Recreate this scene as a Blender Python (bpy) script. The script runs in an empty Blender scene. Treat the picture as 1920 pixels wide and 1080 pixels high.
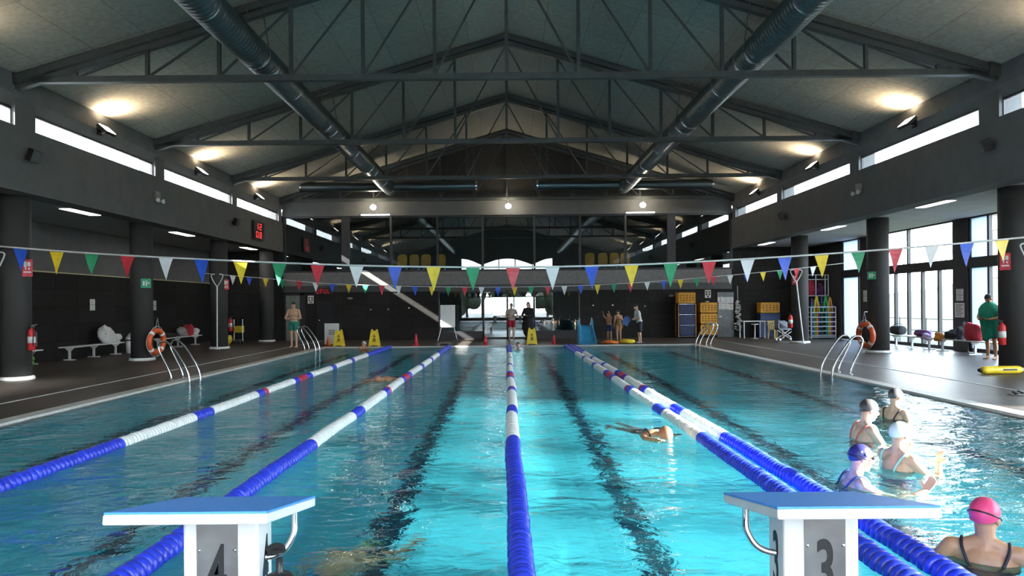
import bpy, math, random
from mathutils import Vector, Matrix, Euler
random.seed(7)
PI = math.pi
COL = bpy.context.scene.collection
SC = bpy.context.scene

# ---------------------------------------------------------------- materials
MATS = {}
def nodes_of(name):
    m = bpy.data.materials.new(name); m.use_nodes = True
    nt = m.node_tree; nt.nodes.clear()
    return m, nt, nt.nodes, nt.links
def noise_mix(nt, c1, c2, scale, detail=3, coord='Object', stretch=None):
    N, L = nt.nodes, nt.links
    tc = N.new('ShaderNodeTexCoord'); no = N.new('ShaderNodeTexNoise')
    no.inputs['Scale'].default_value = scale; no.inputs['Detail'].default_value = detail
    if stretch:
        mp = N.new('ShaderNodeMapping'); mp.inputs['Scale'].default_value = stretch
        L.new(tc.outputs[coord], mp.inputs[0]); L.new(mp.outputs[0], no.inputs['Vector'])
    else:
        L.new(tc.outputs[coord], no.inputs['Vector'])
    cr = N.new('ShaderNodeValToRGB')
    cr.color_ramp.elements[0].position = .35; cr.color_ramp.elements[1].position = .65
    cr.color_ramp.elements[0].color = (*c1, 1); cr.color_ramp.elements[1].color = (*c2, 1)
    L.new(no.outputs[0], cr.inputs[0])
    return cr.outputs[0], no.outputs[0]
def mat(name, c, rough=.5, metal=0, var=.12, scale=6, bump=0, spec=.5, emit=None, es=0, sss=0):
    if name in MATS: return MATS[name]
    m, nt, N, L = nodes_of(name)
    o = N.new('ShaderNodeOutputMaterial'); p = N.new('ShaderNodeBsdfPrincipled')
    L.new(p.outputs[0], o.inputs[0])
    lo = tuple(max(0, x * (1 - var)) for x in c); hi = tuple(min(1, x * (1 + var)) for x in c)
    col, fac = noise_mix(nt, lo, hi, scale)
    L.new(col, p.inputs['Base Color'])
    p.inputs['Roughness'].default_value = rough; p.inputs['Metallic'].default_value = metal
    p.inputs['Specular IOR Level'].default_value = spec
    if sss:
        p.inputs['Subsurface Weight'].default_value = sss
        p.inputs['Subsurface Radius'].default_value = (.02, .008, .005)
    if bump:
        b = N.new('ShaderNodeBump'); b.inputs['Strength'].default_value = bump; b.inputs['Distance'].default_value = .02
        L.new(fac, b.inputs['Height']); L.new(b.outputs[0], p.inputs['Normal'])
    if emit:
        p.inputs['Emission Color'].default_value = (*emit, 1); p.inputs['Emission Strength'].default_value = es
    MATS[name] = m
    return m
def glow(name, c, s):
    if name in MATS: return MATS[name]
    m, nt, N, L = nodes_of(name)
    o = N.new('ShaderNodeOutputMaterial'); e = N.new('ShaderNodeEmission')
    e.inputs[0].default_value = (*c, 1); e.inputs[1].default_value = s
    L.new(e.outputs[0], o.inputs[0]); MATS[name] = m
    return m
def grid_mat(name, c, grout, sx, sy, rough, axes='xy', spec=.5, bumpy=.15, var=.15, mortar=.015):
    """Rectangular tiles or panels with thin joints, laid out in object space."""
    m, nt, N, L = nodes_of(name)
    o = N.new('ShaderNodeOutputMaterial'); p = N.new('ShaderNodeBsdfPrincipled'); L.new(p.outputs[0], o.inputs[0])
    tc = N.new('ShaderNodeTexCoord'); sep = N.new('ShaderNodeSeparateXYZ'); com = N.new('ShaderNodeCombineXYZ')
    L.new(tc.outputs['Object'], sep.inputs[0])
    idx = {'x': 0, 'y': 1, 'z': 2}
    L.new(sep.outputs[idx[axes[0]]], com.inputs[0]); L.new(sep.outputs[idx[axes[1]]], com.inputs[1])
    br = N.new('ShaderNodeTexBrick'); L.new(com.outputs[0], br.inputs['Vector'])
    br.inputs['Scale'].default_value = 1; br.inputs['Brick Width'].default_value = sx; br.inputs['Row Height'].default_value = sy
    br.inputs['Mortar Size'].default_value = mortar; br.offset = 0; br.inputs['Bias'].default_value = 0
    br.inputs['Color1'].default_value = (*[x * (1 - var) for x in c], 1); br.inputs['Color2'].default_value = (*[min(1, x * (1 + var)) for x in c], 1)
    br.inputs['Mortar'].default_value = (*grout, 1)
    no = N.new('ShaderNodeTexNoise'); no.inputs['Scale'].default_value = 9; no.inputs['Detail'].default_value = 6
    L.new(tc.outputs['Object'], no.inputs['Vector'])
    mx = N.new('ShaderNodeMix'); mx.data_type = 'RGBA'; mx.blend_type = 'MULTIPLY'; mx.inputs[0].default_value = .5
    L.new(br.outputs[0], mx.inputs[6]); L.new(no.outputs[0], mx.inputs[7]); L.new(mx.outputs[2], p.inputs['Base Color'])
    p.inputs['Roughness'].default_value = rough; p.inputs['Specular IOR Level'].default_value = spec
    b = N.new('ShaderNodeBump'); b.inputs['Strength'].default_value = bumpy; b.inputs['Distance'].default_value = .01
    L.new(no.outputs[0], b.inputs['Height']); L.new(b.outputs[0], p.inputs['Normal'])
    MATS[name] = m
    return m
def schlick(nt, f0, gain=1.0, normal=None):
    N, L = nt.nodes, nt.links
    lw = N.new('ShaderNodeLayerWeight'); lw.inputs[0].default_value = .5
    if normal: L.new(normal, lw.inputs['Normal'])
    p = N.new('ShaderNodeMath'); p.operation = 'POWER'; L.new(lw.outputs['Facing'], p.inputs[0]); p.inputs[1].default_value = 5
    m = N.new('ShaderNodeMath'); m.operation = 'MULTIPLY_ADD'; m.use_clamp = True
    L.new(p.outputs[0], m.inputs[0]); m.inputs[1].default_value = (1 - f0) * gain; m.inputs[2].default_value = f0 * gain
    return m.outputs[0]
def glass_mat(name, tint=(.9, .95, .95), ior=1.5, rough=0.0, refl=1.0):
    """Thin pane: light passes straight through, with a Fresnel reflection on top."""
    m, nt, N, L = nodes_of(name)
    o = N.new('ShaderNodeOutputMaterial'); t = N.new('ShaderNodeBsdfTransparent'); g = N.new('ShaderNodeBsdfGlossy')
    t.inputs[0].default_value = (*tint, 1); g.inputs['Roughness'].default_value = rough
    f0 = ((ior - 1) / (ior + 1)) ** 2
    mx = N.new('ShaderNodeMixShader'); L.new(schlick(nt, f0, refl), mx.inputs[0]); L.new(t.outputs[0], mx.inputs[1]); L.new(g.outputs[0], mx.inputs[2])
    L.new(mx.outputs[0], o.inputs[0]); MATS[name] = m
    return m
def water_mat():
    m, nt, N, L = nodes_of('pool_water')
    o = N.new('ShaderNodeOutputMaterial')
    t = N.new('ShaderNodeBsdfTransparent'); t.inputs[0].default_value = (.70, .955, .975, 1)
    r = N.new('ShaderNodeBsdfRefraction'); r.inputs[0].default_value = (.70, .955, .975, 1); r.inputs['IOR'].default_value = 1.33; r.inputs['Roughness'].default_value = .0
    g = N.new('ShaderNodeBsdfGlossy'); g.inputs['Roughness'].default_value = .03
    tc = N.new('ShaderNodeTexCoord')
    def nz(scale, detail, st, dist=0):
        mp = N.new('ShaderNodeMapping'); mp.inputs['Scale'].default_value = st
        n = N.new('ShaderNodeTexNoise'); n.inputs['Scale'].default_value = scale; n.inputs['Detail'].default_value = detail
        n.inputs['Distortion'].default_value = dist
        L.new(tc.outputs['Object'], mp.inputs[0]); L.new(mp.outputs[0], n.inputs['Vector']); return n.outputs[0]
    a = nz(.9, 2, (1, 1.3, 1), .6); b = nz(4.0, 4, (1, 1.5, 1), .8); c = nz(14, 2, (1, 1.3, 1), .3)
    m1 = N.new('ShaderNodeMath'); m1.operation = 'MULTIPLY_ADD'; L.new(b, m1.inputs[0]); m1.inputs[1].default_value = .34; L.new(a, m1.inputs[2])
    m2 = N.new('ShaderNodeMath'); m2.operation = 'MULTIPLY_ADD'; L.new(c, m2.inputs[0]); m2.inputs[1].default_value = .05; L.new(m1.outputs[0], m2.inputs[2])
    bp = N.new('ShaderNodeBump'); bp.inputs['Strength'].default_value = 1; bp.inputs['Distance'].default_value = WAVE
    L.new(m2.outputs[0], bp.inputs['Height'])
    for n in (r, g): L.new(bp.outputs[0], n.inputs['Normal'])
    mx = N.new('ShaderNodeMixShader'); mx.inputs[0].default_value = REFR
    L.new(t.outputs[0], mx.inputs[1]); L.new(r.outputs[0], mx.inputs[2])
    mf = N.new('ShaderNodeMixShader'); L.new(schlick(nt, .02, .78, bp.outputs[0]), mf.inputs[0]); L.new(mx.outputs[0], mf.inputs[1]); L.new(g.outputs[0], mf.inputs[2])
    L.new(mf.outputs[0], o.inputs[0]); MATS['pool_water'] = m
    return m
WAVE, REFR = .08, .89
def pool_tile_mat():
    """Pale turquoise mosaic with a dark lane marking down the middle of every lane."""
    m, nt, N, L = nodes_of('pool_tile')
    o = N.new('ShaderNodeOutputMaterial'); p = N.new('ShaderNodeBsdfPrincipled'); L.new(p.outputs[0], o.inputs[0])
    tc = N.new('ShaderNodeTexCoord'); sep = N.new('ShaderNodeSeparateXYZ'); L.new(tc.outputs['Object'], sep.inputs[0])
    def M(op, a, b=None, c=None):
        n = N.new('ShaderNodeMath'); n.operation = op
        for i, v in enumerate((a, b, c)):
            if v is None: continue
            if isinstance(v, (int, float)): n.inputs[i].default_value = v
            else: L.new(v, n.inputs[i])
        return n.outputs[0]
    x = sep.outputs[0]; y = sep.outputs[1]; z = sep.outputs[2]
    fr = M('FRACT', M('DIVIDE', M('ADD', x, 50), 2.5))
    d = M('ABSOLUTE', M('SUBTRACT', fr, .5))
    line = M('LESS_THAN', d, .125 / 2.5)
    line = M('MULTIPLY', line, M('MULTIPLY', M('GREATER_THAN', y, 1.6), M('LESS_THAN', y, 23)))
    line = M('MULTIPLY', line, M('LESS_THAN', M('ABSOLUTE', x), 7.4))
    line = M('MULTIPLY', line, M('LESS_THAN', z, -1.0))
    br = N.new('ShaderNodeTexBrick'); L.new(tc.outputs['Object'], br.inputs['Vector'])
    br.offset = 0; br.inputs['Scale'].default_value = 1; br.inputs['Brick Width'].default_value = .25; br.inputs['Row Height'].default_value = .25; br.inputs['Mortar Size'].default_value = .006
    br.inputs['Color1'].default_value = (*POOLC, 1); br.inputs['Color2'].default_value = (*[min(1, c * 1.08) for c in POOLC], 1); br.inputs['Mortar'].default_value = (*[c * .8 for c in POOLC], 1)
    mx = N.new('ShaderNodeMix'); mx.data_type = 'RGBA'; L.new(line, mx.inputs[0]); L.new(br.outputs[0], mx.inputs[6]); mx.inputs[7].default_value = (.012, .03, .055, 1)
    L.new(mx.outputs[2], p.inputs['Base Color']); p.inputs['Roughness'].default_value = .4
    MATS['pool_tile'] = m
    return m
POOLC = (.145, .69, .79)

# ---------------------------------------------------------------- mesh helpers
class MB:
    def __init__(s): s.v = []; s.f = []; s.sm = []
    def add(s, vs, fs, smooth=False):
        b = len(s.v); s.v += [tuple(v) for v in vs]
        for f in fs: s.f.append([i + b for i in f]); s.sm.append(smooth)
        return s
    def box(s, x0, x1, y0, y1, z0, z1, M=None):
        vs = [Vector(p) for p in ((x0, y0, z0), (x1, y0, z0), (x1, y1, z0), (x0, y1, z0), (x0, y0, z1), (x1, y0, z1), (x1, y1, z1), (x0, y1, z1))]
        if M: vs = [M @ v for v in vs]
        return s.add(vs, [(0, 3, 2, 1), (4, 5, 6, 7), (0, 1, 5, 4), (1, 2, 6, 5), (2, 3, 7, 6), (3, 0, 4, 7)])
    def bar(s, a, b, w, h=None, up=(0, 0, 1)):
        a, b = Vector(a), Vector(b); h = h or w; d = (b - a); l = d.length; d = d.normalized(); up = Vector(up)
        if abs(d.dot(up)) > .98: up = Vector((0, 1, 0))
        sx = d.cross(up).normalized(); sz = sx.cross(d)
        M = Matrix((( sx.x, d.x, sz.x, a.x), (sx.y, d.y, sz.y, a.y), (sx.z, d.z, sz.z, a.z), (0, 0, 0, 1)))
        return s.box(-w / 2, w / 2, 0, l, -h / 2, h / 2, M)
    def tube(s, pts, r, n=10, caps=True, smooth=True):
        pts = [Vector(p) for p in pts]; rs = r if isinstance(r, (list, tuple)) else [r] * len(pts)
        rings = []; ref = None
        for i, p in enumerate(pts):
            d = (pts[min(i + 1, len(pts) - 1)] - pts[max(i - 1, 0)]).normalized()
            if ref is None:
                ref = Vector((0, 0, 1)) if abs(d.z) < .9 else Vector((0, 1, 0))
            ref = (ref - d * ref.dot(d)).normalized(); q = d.cross(ref)
            rings.append([p + (ref * math.cos(2 * PI * k / n) + q * math.sin(2 * PI * k / n)) * rs[i] for k in range(n)])
        vs = [v for R in rings for v in R]; fs = []
        for i in range(len(rings) - 1):
            for k in range(n): fs.append((i * n + k, i * n + (k + 1) % n, (i + 1) * n + (k + 1) % n, (i + 1) * n + k))
        s.add(vs, fs, smooth)
        if caps:
            s.add(rings[0], [tuple(range(n))[::-1]]); s.add(rings[-1], [tuple(range(n))])
        return s
    def lathe(s, prof, n=16, M=None, smooth=True):
        """prof: list of (r, z) revolved about local z."""
        vs = []; fs = []
        for r, z in prof:
            for k in range(n):
                v = Vector((r * math.cos(2 * PI * k / n), r * math.sin(2 * PI * k / n), z)); vs.append(M @ v if M else v)
        for i in range(len(prof) - 1):
            for k in range(n): fs.append((i * n + k, i * n + (k + 1) % n, (i + 1) * n + (k + 1) % n, (i + 1) * n + k))
        if prof[0][0] > 1e-4: fs.append(tuple(range(n))[::-1])
        if prof[-1][0] > 1e-4: fs.append(tuple((len(prof) - 1) * n + k for k in range(n)))
        return s.add(vs, fs, smooth)
    def ball(s, c, r, n=14, m=9, M=None):
        c = Vector(c); r = r if isinstance(r, (tuple, list)) else (r, r, r)
        vs = [Vector((0, 0, -1))]; fs = []
        for j in range(1, m):
            t = -PI / 2 + PI * j / m
            for k in range(n): vs.append(Vector((math.cos(t) * math.cos(2 * PI * k / n), math.cos(t) * math.sin(2 * PI * k / n), math.sin(t))))
        vs.append(Vector((0, 0, 1))); top = len(vs) - 1
        for k in range(n):
            fs.append((0, 1 + (k + 1) % n, 1 + k)); b = 1 + (m - 2) * n; fs.append((b + k, b + (k + 1) % n, top))
            for j in range(m - 2): a = 1 + j * n; fs.append((a + k, a + (k + 1) % n, a + n + (k + 1) % n, a + n + k))
        out = []
        for v in vs:
            w = Vector((v.x * r[0], v.y * r[1], v.z * r[2]))
            if M: w = M @ w
            out.append(w + c)
        return s.add(out, fs, True)
    def prism(s, poly, d, M=None):
        """poly: (x, z) outline extruded from y=0 to y=d."""
        n = len(poly); vs = [Vector((x, 0, z)) for x, z in poly] + [Vector((x, d, z)) for x, z in poly]
        if M: vs = [M @ v for v in vs]
        return s.add(vs, [tuple(range(n)), tuple(range(2 * n - 1, n - 1, -1))] + [((i + 1) % n, i, n + i, n + (i + 1) % n) for i in range(n)])
    def mesh(s, name, m):
        me = bpy.data.meshes.new(name); me.from_pydata(s.v, [], s.f); me.materials.append(m)
        me.polygons.foreach_set('use_smooth', s.sm); me.update(); return me
    def build(s, name, m, parent=None, loc=(0, 0, 0), rot=(0, 0, 0), bevel=0, label=None):
        o = bpy.data.objects.new(name, s.mesh(name, m)); COL.objects.link(o)
        o.location = loc; o.rotation_euler = rot
        if parent: o.parent = parent
        if label: o['label'] = label
        if bevel:
            b = o.modifiers.new('bevel', 'BEVEL'); b.width = bevel; b.segments = 2; b.limit_method = 'ANGLE'
        return o
def tag(o, label, cat, group=None, kind=None):
    o['label'] = label; o['category'] = cat
    if group: o['group'] = group
    if kind: o['kind'] = kind
    return o
def thing(name, label, cat, loc=(0, 0, 0), rz=0, group=None):
    o = bpy.data.objects.new(name, None); COL.objects.link(o); o.empty_display_size = .2
    o.location = loc; o.rotation_euler = (0, 0, rz)
    return tag(o, label, cat, group)
def struct(name, mb, m, parent=None, **k):
    o = mb.build(name, m, parent, **k)
    if not parent: o['kind'] = 'structure'
    return o
def dup(root, loc, rz, label, group=None, sc=None):
    r = root.copy(); COL.objects.link(r); r.location = loc; r.rotation_euler = (0, 0, rz); r['label'] = label
    if group: r['group'] = group
    if sc: r.scale = sc
    for ch in list(root.children):
        c = ch.copy(); COL.objects.link(c); c.parent = r
        for g in ch.children:
            d = g.copy(); COL.objects.link(d); d.parent = c
    return r
def smooth_path(pts, n=6):
    """Catmull-Rom through the points."""
    P = [Vector(p) for p in pts]; out = []
    for i in range(len(P) - 1):
        a, b, c, d = P[max(i - 1, 0)], P[i], P[i + 1], P[min(i + 2, len(P) - 1)]
        for k in range(n):
            t = k / n
            out.append(.5 * ((2 * b) + (c - a) * t + (2 * a - 5 * b + 4 * c - d) * t * t + (3 * b - a - 3 * c + d) * t ** 3))
    out.append(P[-1]); return out
def text_mesh(name, s, size, m, parent=None, M=None, sx=1, depth=.002, fat=0, label=None):
    cu = bpy.data.curves.new('t', 'FONT'); cu.body = s; cu.size = size; cu.extrude = depth; cu.align_x = 'CENTER'; cu.align_y = 'CENTER'; cu.offset = fat
    t = bpy.data.objects.new('t', cu); COL.objects.link(t)
    dg = bpy.context.evaluated_depsgraph_get(); me = bpy.data.meshes.new_from_object(t.evaluated_get(dg))
    bpy.data.objects.remove(t); bpy.data.curves.remove(cu)
    for v in me.vertices: v.co.x *= sx
    if M: me.transform(M)
    me.name = name; me.materials.clear(); me.materials.append(m)
    o = bpy.data.objects.new(name, me); COL.objects.link(o)
    if parent: o.parent = parent
    if label: o['label'] = label
    return o
RX90 = Matrix.Rotation(PI / 2, 4, 'X')

# ---------------------------------------------------------------- shared materials
white = mat('white_gloss', (.85, .86, .86), .35, var=.03)
whitep = mat('white_paint', (.72, .73, .72), .5, var=.05)
steel = mat('polished_steel', (.75, .76, .78), .18, 1, var=.05)
black = mat('black_plastic', (.015, .015, .017), .45)
darkmetal = mat('dark_grey_steel', (.06, .068, .066), .5, .2)
greywall = mat('grey_render', (.115, .114, .112), .85, var=.07, scale=2.5)
soffitm = mat('pale_grey_render', (.42, .42, .415), .8, var=.06, scale=2)
darkwall = grid_mat('dark_stone_panels', (.040, .038, .037), (.02, .02, .02), 1.2, .6, .75, 'xz', mortar=.008, spec=.08)
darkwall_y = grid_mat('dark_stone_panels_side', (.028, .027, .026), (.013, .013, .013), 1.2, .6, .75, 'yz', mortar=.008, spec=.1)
deckm = grid_mat('deck_tiles', (.080, .063, .053), (.045, .036, .031), .3, .3, .42, 'xy', mortar=.004)
ceilm = grid_mat('wood_wool_board', (.42, .405, .355), (.29, .28, .25), 2.4, 1.2, .95, 'yx', mortar=.012, var=.05, spec=.1, bumpy=.4)
columnm = mat('column_grey', (.036, .035, .034), .8, var=.08, scale=3)
red = mat('red_paint', (.62, .03, .035), .4)
orange = mat('orange_plastic', (.75, .12, .03), .45)
yellow = mat('yellow_plastic', (.83, .60, .03), .4)
crateyellow = mat('amber_plastic', (.72, .34, .02), .5)
navy = mat('navy_plastic', (.02, .05, .16), .45)
bluep = mat('blue_plastic', (.03, .11, .62), .35)
redp = mat('red_plastic', (.6, .04, .06), .35)
ropewhite = mat('float_white', (.80, .82, .80), .35, var=.04)
ropeblue = mat('float_blue', (.025, .05, .60), .3, var=.1)
ropered = mat('float_red', (.55, .03, .07), .35, var=.08)
paper = mat('paper', (.75, .75, .72), .8, var=.05, scale=30)
skin = mat('fair_skin', (.66, .42, .29), .5, var=.08, scale=8, sss=.12)
skin2 = mat('tanned_skin', (.56, .29, .155), .5, var=.1, scale=8, sss=.1)
pane = glass_mat('clear_pane', (.93, .96, .97), 1.45)
fglass = glass_mat('interior_glass', (.80, .86, .86), 1.55, 0, 2.6)
framem = mat('dark_window_frame', (.022, .021, .025), .5)
SKY, SUNB, BEAM, FLOOD, EXPO = 8.6, 44.0, 3900000.0, 240.0, 0.42
# ---------------------------------------------------------------- dimensions (metres; pool far wall at y=25, deck at z=0)
PX, PY0, PY1, WZ, PD = 7.7, -.55, 25.0, -.03, -1.45
WX, AL, AR, YF, YB = 11.45, -15.2, 15.6, 31.17, -9.0
SOF, EAVE, SLOPE = 4.55, 7.22, .295
APEX = EAVE + WX * SLOPE

# ---- pool, water, deck
mb = MB()
mb.add([(-PX, PY0, PD), (PX, PY0, PD), (PX, PY1, PD), (-PX, PY1, PD)], [(0, 1, 2, 3)])
for a, b in (((-PX, PY0), (PX, PY0)), ((PX, PY0), (PX, PY1)), ((PX, PY1), (-PX, PY1)), ((-PX, PY1), (-PX, PY0))):
    mb.add([(*a, PD), (*b, PD), (*b, -.04), (*a, -.04)], [(0, 1, 2, 3)])
struct('pool_floor', mb, pool_tile_mat())
mb = MB(); NXW = 60; NYW = 100
struct('water_surface', MB().add([(-PX, PY0, WZ), (PX, PY0, WZ), (PX, PY1, WZ), (-PX, PY1, WZ)], [(0, 1, 2, 3)]), water_mat())
mb = MB(); C = .30
for x0, x1, y0, y1 in ((AL, -PX - C, YB, 45), (PX + C, AR, YB, 45), (-PX - C, PX + C, YB, PY0 - C), (-PX - C, PX + C, PY1 + C, 45)):
    mb.box(x0, x1, y0, y1, -.3, 0)
struct('floor', mb, deckm)
mb = MB()
for x0, x1, y0, y1 in ((-PX - C, -PX, PY0 - C, PY1 + C), (PX, PX + C, PY0 - C, PY1 + C), (-PX, PX, PY0 - C, PY0), (-PX, PX, PY1, PY1 + C)):
    mb.box(x0, x1, y0, y1, -.3, .012)
struct('trim_1', mb, mat('coping_stone', (.60, .60, .57), .5, var=.06, scale=12))
mb = MB()
for x in (-9.35, 9.78): mb.box(x - .03, x + .03, YB, 30.5, 0, .008)
struct('trim_2', mb, mat('drain_strip', (.55, .55, .53), .5))

# ---- side walls with clerestory bays
bays = [(-8.6, -2.6), (-1.9, 5.0), (5.5, 12.2), (12.9, 18.6), (19.2, 24.9), (25.4, 30.7)]
WPX = 11.63
for s, nm in ((-1, 'left'), (1, 'right')):
    M = Matrix.Scale(s, 4, (1, 0, 0))
    def X(x): return s * x
    mb = MB()
    # lower band with a sill that slopes outwards, upper band with a sloping soffit, piers between the bays
    def prof(poly, y0, y1):
        P = [(s * x, z) for x, z in poly]
        if s < 0: P = P[::-1]
        mb.prism(P, y1 - y0, Matrix.Translation((0, y0, 0)))
    prof([(WX, SOF - .05), (WX + .6, SOF - .05), (WX + .6, 5.75), (WX + .18, 5.94), (WX, 6.02)], YB, YF)
    prof([(WX, 6.76), (WX + .18, 6.46), (WX + .23, 6.46), (WX + .3, 7.4), (WX, 7.4)], YB, YF)
    edges = [YB] + [e for b in bays for e in b] + [YF]
    for i in range(0, len(edges), 2):
        a, b = edges[i], edges[i + 1]
        prof([(WX + .06, 5.8), (WX + .6, 5.7), (WX + .6, 6.6), (WX + .06, 6.8)], a, b)
    struct('wall_%s_upper' % nm, mb, greywall)
    for i, (a, b) in enumerate(bays):
        fr = MB(); t = .025
        for z in (5.92, 6.46): fr.box(X(WPX) - .03, X(WPX) + .03, a, b, z - t, z + t)
        for y in (a, b): fr.box(X(WPX) - .03, X(WPX) + .03, y - t, y + t, 5.92, 6.46)
        k = (1 if s < 0 else 7) + i
        w = struct('window_%d' % k, fr, framem)
        struct('glass', MB().box(X(WPX) - .006, X(WPX) + .006, a, b, 5.9, 6.48), pane, w)
# soffits over the side aisles and their roofs
mb = MB(); mb.box(AL - .3, -WX - .3, YB, YF, SOF, SOF + .3); struct('ceiling_left', mb, soffitm)
mb = MB(); mb.box(WX + .3, AR + .3, YB, YF, SOF + .02, SOF + .3); struct('ceiling_right', mb, soffitm)
# left outer wall: dark below, plain grey above 2.95 m
struct('wall_left', MB().box(AL - .3, AL, YB, YF, 0, 2.95), darkwall_y)
struct('wall_left_band', MB().box(AL - .3, AL - .02, YB, YF, 2.95, SOF), greywall)
struct('trim_3', MB().box(AL - .05, AL + .03, YB, YF, 2.93, 2.97), mat('pale_trim', (.5, .46, .25), .5))
# main ceiling
mb = MB()
for s in (-1, 1):
    P = [(0, APEX), (s * (WX + .7), EAVE - .7 * SLOPE), (s * (WX + .7), EAVE - .7 * SLOPE + .25), (0, APEX + .25)]
    if s > 0: P = P[::-1]
    mb.prism(P, YF + .3 - YB, Matrix.Translation((0, YB, 0)))
struct('ceiling', mb, ceilm)

# ---- far wall
mb = MB()
mb.box(AL - .3, -3.55, YF, YF + .25, 0, 2.45); mb.box(3.71, AR + .35, YF, YF + .25, 0, 2.45)
mb.box(AL - .3, -WX, YF, YF + .25, 2.45, SOF + .2); mb.box(WX + .05, AR + .35, YF, YF + .25, 2.45, SOF + .2)
struct('wall_back', mb, darkwall)
struct('wall_back_band', MB().box(-WX, WX, YF - .02, YF + .25, 2.78, 3.46), mat('band_grey', (.17, .165, .16), .6))
struct('trim_4', MB().box(-WX, WX, YF - .04, YF + .25, 2.45, 2.78), mat('band_dark', (.05, .05, .05), .5))
struct('trim_5', MB().box(-WX, WX, YF - .1, YF + .25, 6.32, 7.08), greywall)
P = [(-WX, 7.08), (WX, 7.08), (WX, EAVE + .1), (0, APEX + .1), (-WX, EAVE + .1)]
struct('wall_back_gable', MB().prism(P, .25, Matrix.Translation((0, YF, 0))), mat('gable_dark', (.045, .042, .04), .7))
# gallery glazing
mull = [-11.38, -8.26, -5.94, -3.57, -1.25, 1.39, 3.73, 6.05, 8.4, 11.45]
fr = MB()
for x in mull:
    w = .2 if abs(abs(x) - 8.3) < .2 else .05
    fr.box(x - w, x + w, YF - .03, YF + .2, 3.46, 6.32)
for z in (3.50, 6.29): fr.box(-WX, WX, YF, YF + .1, z - .05, z + .05)
w = struct('window_13', fr, framem)
struct('glass', MB().box(-WX, WX, YF + .08, YF + .09, 3.5, 6.3), fglass, w)
# ground floor glazing
fr = MB()
for x in (-3.55, -1.25, -.02, 1.35, 3.71): fr.box(x - .05, x + .05, YF + .02, YF + .15, 0, 2.45)
fr.box(-3.55, 3.71, YF + .02, YF + .15, 2.38, 2.45)
fr.box(-3.55, -1.25, YF + .02, YF + .15, 0, .40); fr.box(1.35, 3.71, YF + .02, YF + .15, 0, .40); fr.box(-1.25, 1.35, YF + .02, YF + .15, 0, .08)
w = struct('window_14', fr, framem)
struct('glass', MB().box(-3.5, 3.66, YF + .08, YF + .09, .05, 2.4), fglass, w)
# rooms behind the glazing: gallery above, lobby below with a window at its back
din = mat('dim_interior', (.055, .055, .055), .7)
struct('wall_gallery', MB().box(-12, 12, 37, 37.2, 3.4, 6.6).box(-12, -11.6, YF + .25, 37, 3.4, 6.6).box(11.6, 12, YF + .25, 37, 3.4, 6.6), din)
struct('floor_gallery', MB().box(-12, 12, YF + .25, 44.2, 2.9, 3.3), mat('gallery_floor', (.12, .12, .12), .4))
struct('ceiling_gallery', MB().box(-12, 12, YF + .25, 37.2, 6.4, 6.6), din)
mb = MB().box(-12, -1.05, 44, 44.2, 0, 2.9).box(1.95, 12, 44, 44.2, 0, 2.9).box(-1.05, 1.95, 44, 44.2, 0, .95).box(-1.05, 1.95, 44, 44.2, 2.25, 2.9)
mb.box(-5.2, -5, YF + .25, 44, 0, 2.9).box(5, 5.2, YF + .25, 44, 0, 2.9)
struct('wall_lobby', mb, mat('lobby_wall', (.12, .12, .12), .6))
fr = MB().box(.4, .5, 44.02, 44.1, .95, 2.25).box(-1.05, 1.95, 44.02, 44.1, .93, .99).box(-1.05, 1.95, 44.02, 44.1, 2.0, 2.04)
w = struct('window_15', fr, framem); struct('glass', MB().box(-1.05, 1.95, 44.05, 44.06, .95, 2.25), pane, w)

# ---- right outer wall: glazed bays between dark piers
rb = [(-8, -2.6), (-2.0, 4.6), (5.2, 10.6), (15.6, 19.45), (20.2, 25.5), (26.5, 28.25)]
ed = [YB] + [e for b in rb for e in b] + [YF]
mb = MB()
for i in range(0, len(ed), 2): mb.box(AR, AR + .35, ed[i], ed[i + 1], 0, SOF + .1)
struct('wall_right', mb, mat('dark_pier', (.028, .026, .026), .6))
frost = mat('frosted_panel', (.55, .68, .80), .5, var=.02)
def frost_mat():
    m, nt, N, L = nodes_of('frosted_glass')
    o = N.new('ShaderNodeOutputMaterial'); a = N.new('ShaderNodeBsdfTranslucent'); b = N.new('ShaderNodeBsdfDiffuse')
    a.inputs[0].default_value = (.50, .58, .67, 1); b.inputs[0].default_value = (.5, .6, .7, 1)
    mx = N.new('ShaderNodeMixShader'); mx.inputs[0].default_value = .3
    L.new(a.outputs[0], mx.inputs[1]); L.new(b.outputs[0], mx.inputs[2]); L.new(mx.outputs[0], o.inputs[0])
    return m
frostm = frost_mat()
div = {3: [17.0, 18.5], 4: [21.1, 22.1, 23.0, 23.9, 24.7], 5: [26.75]}
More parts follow.
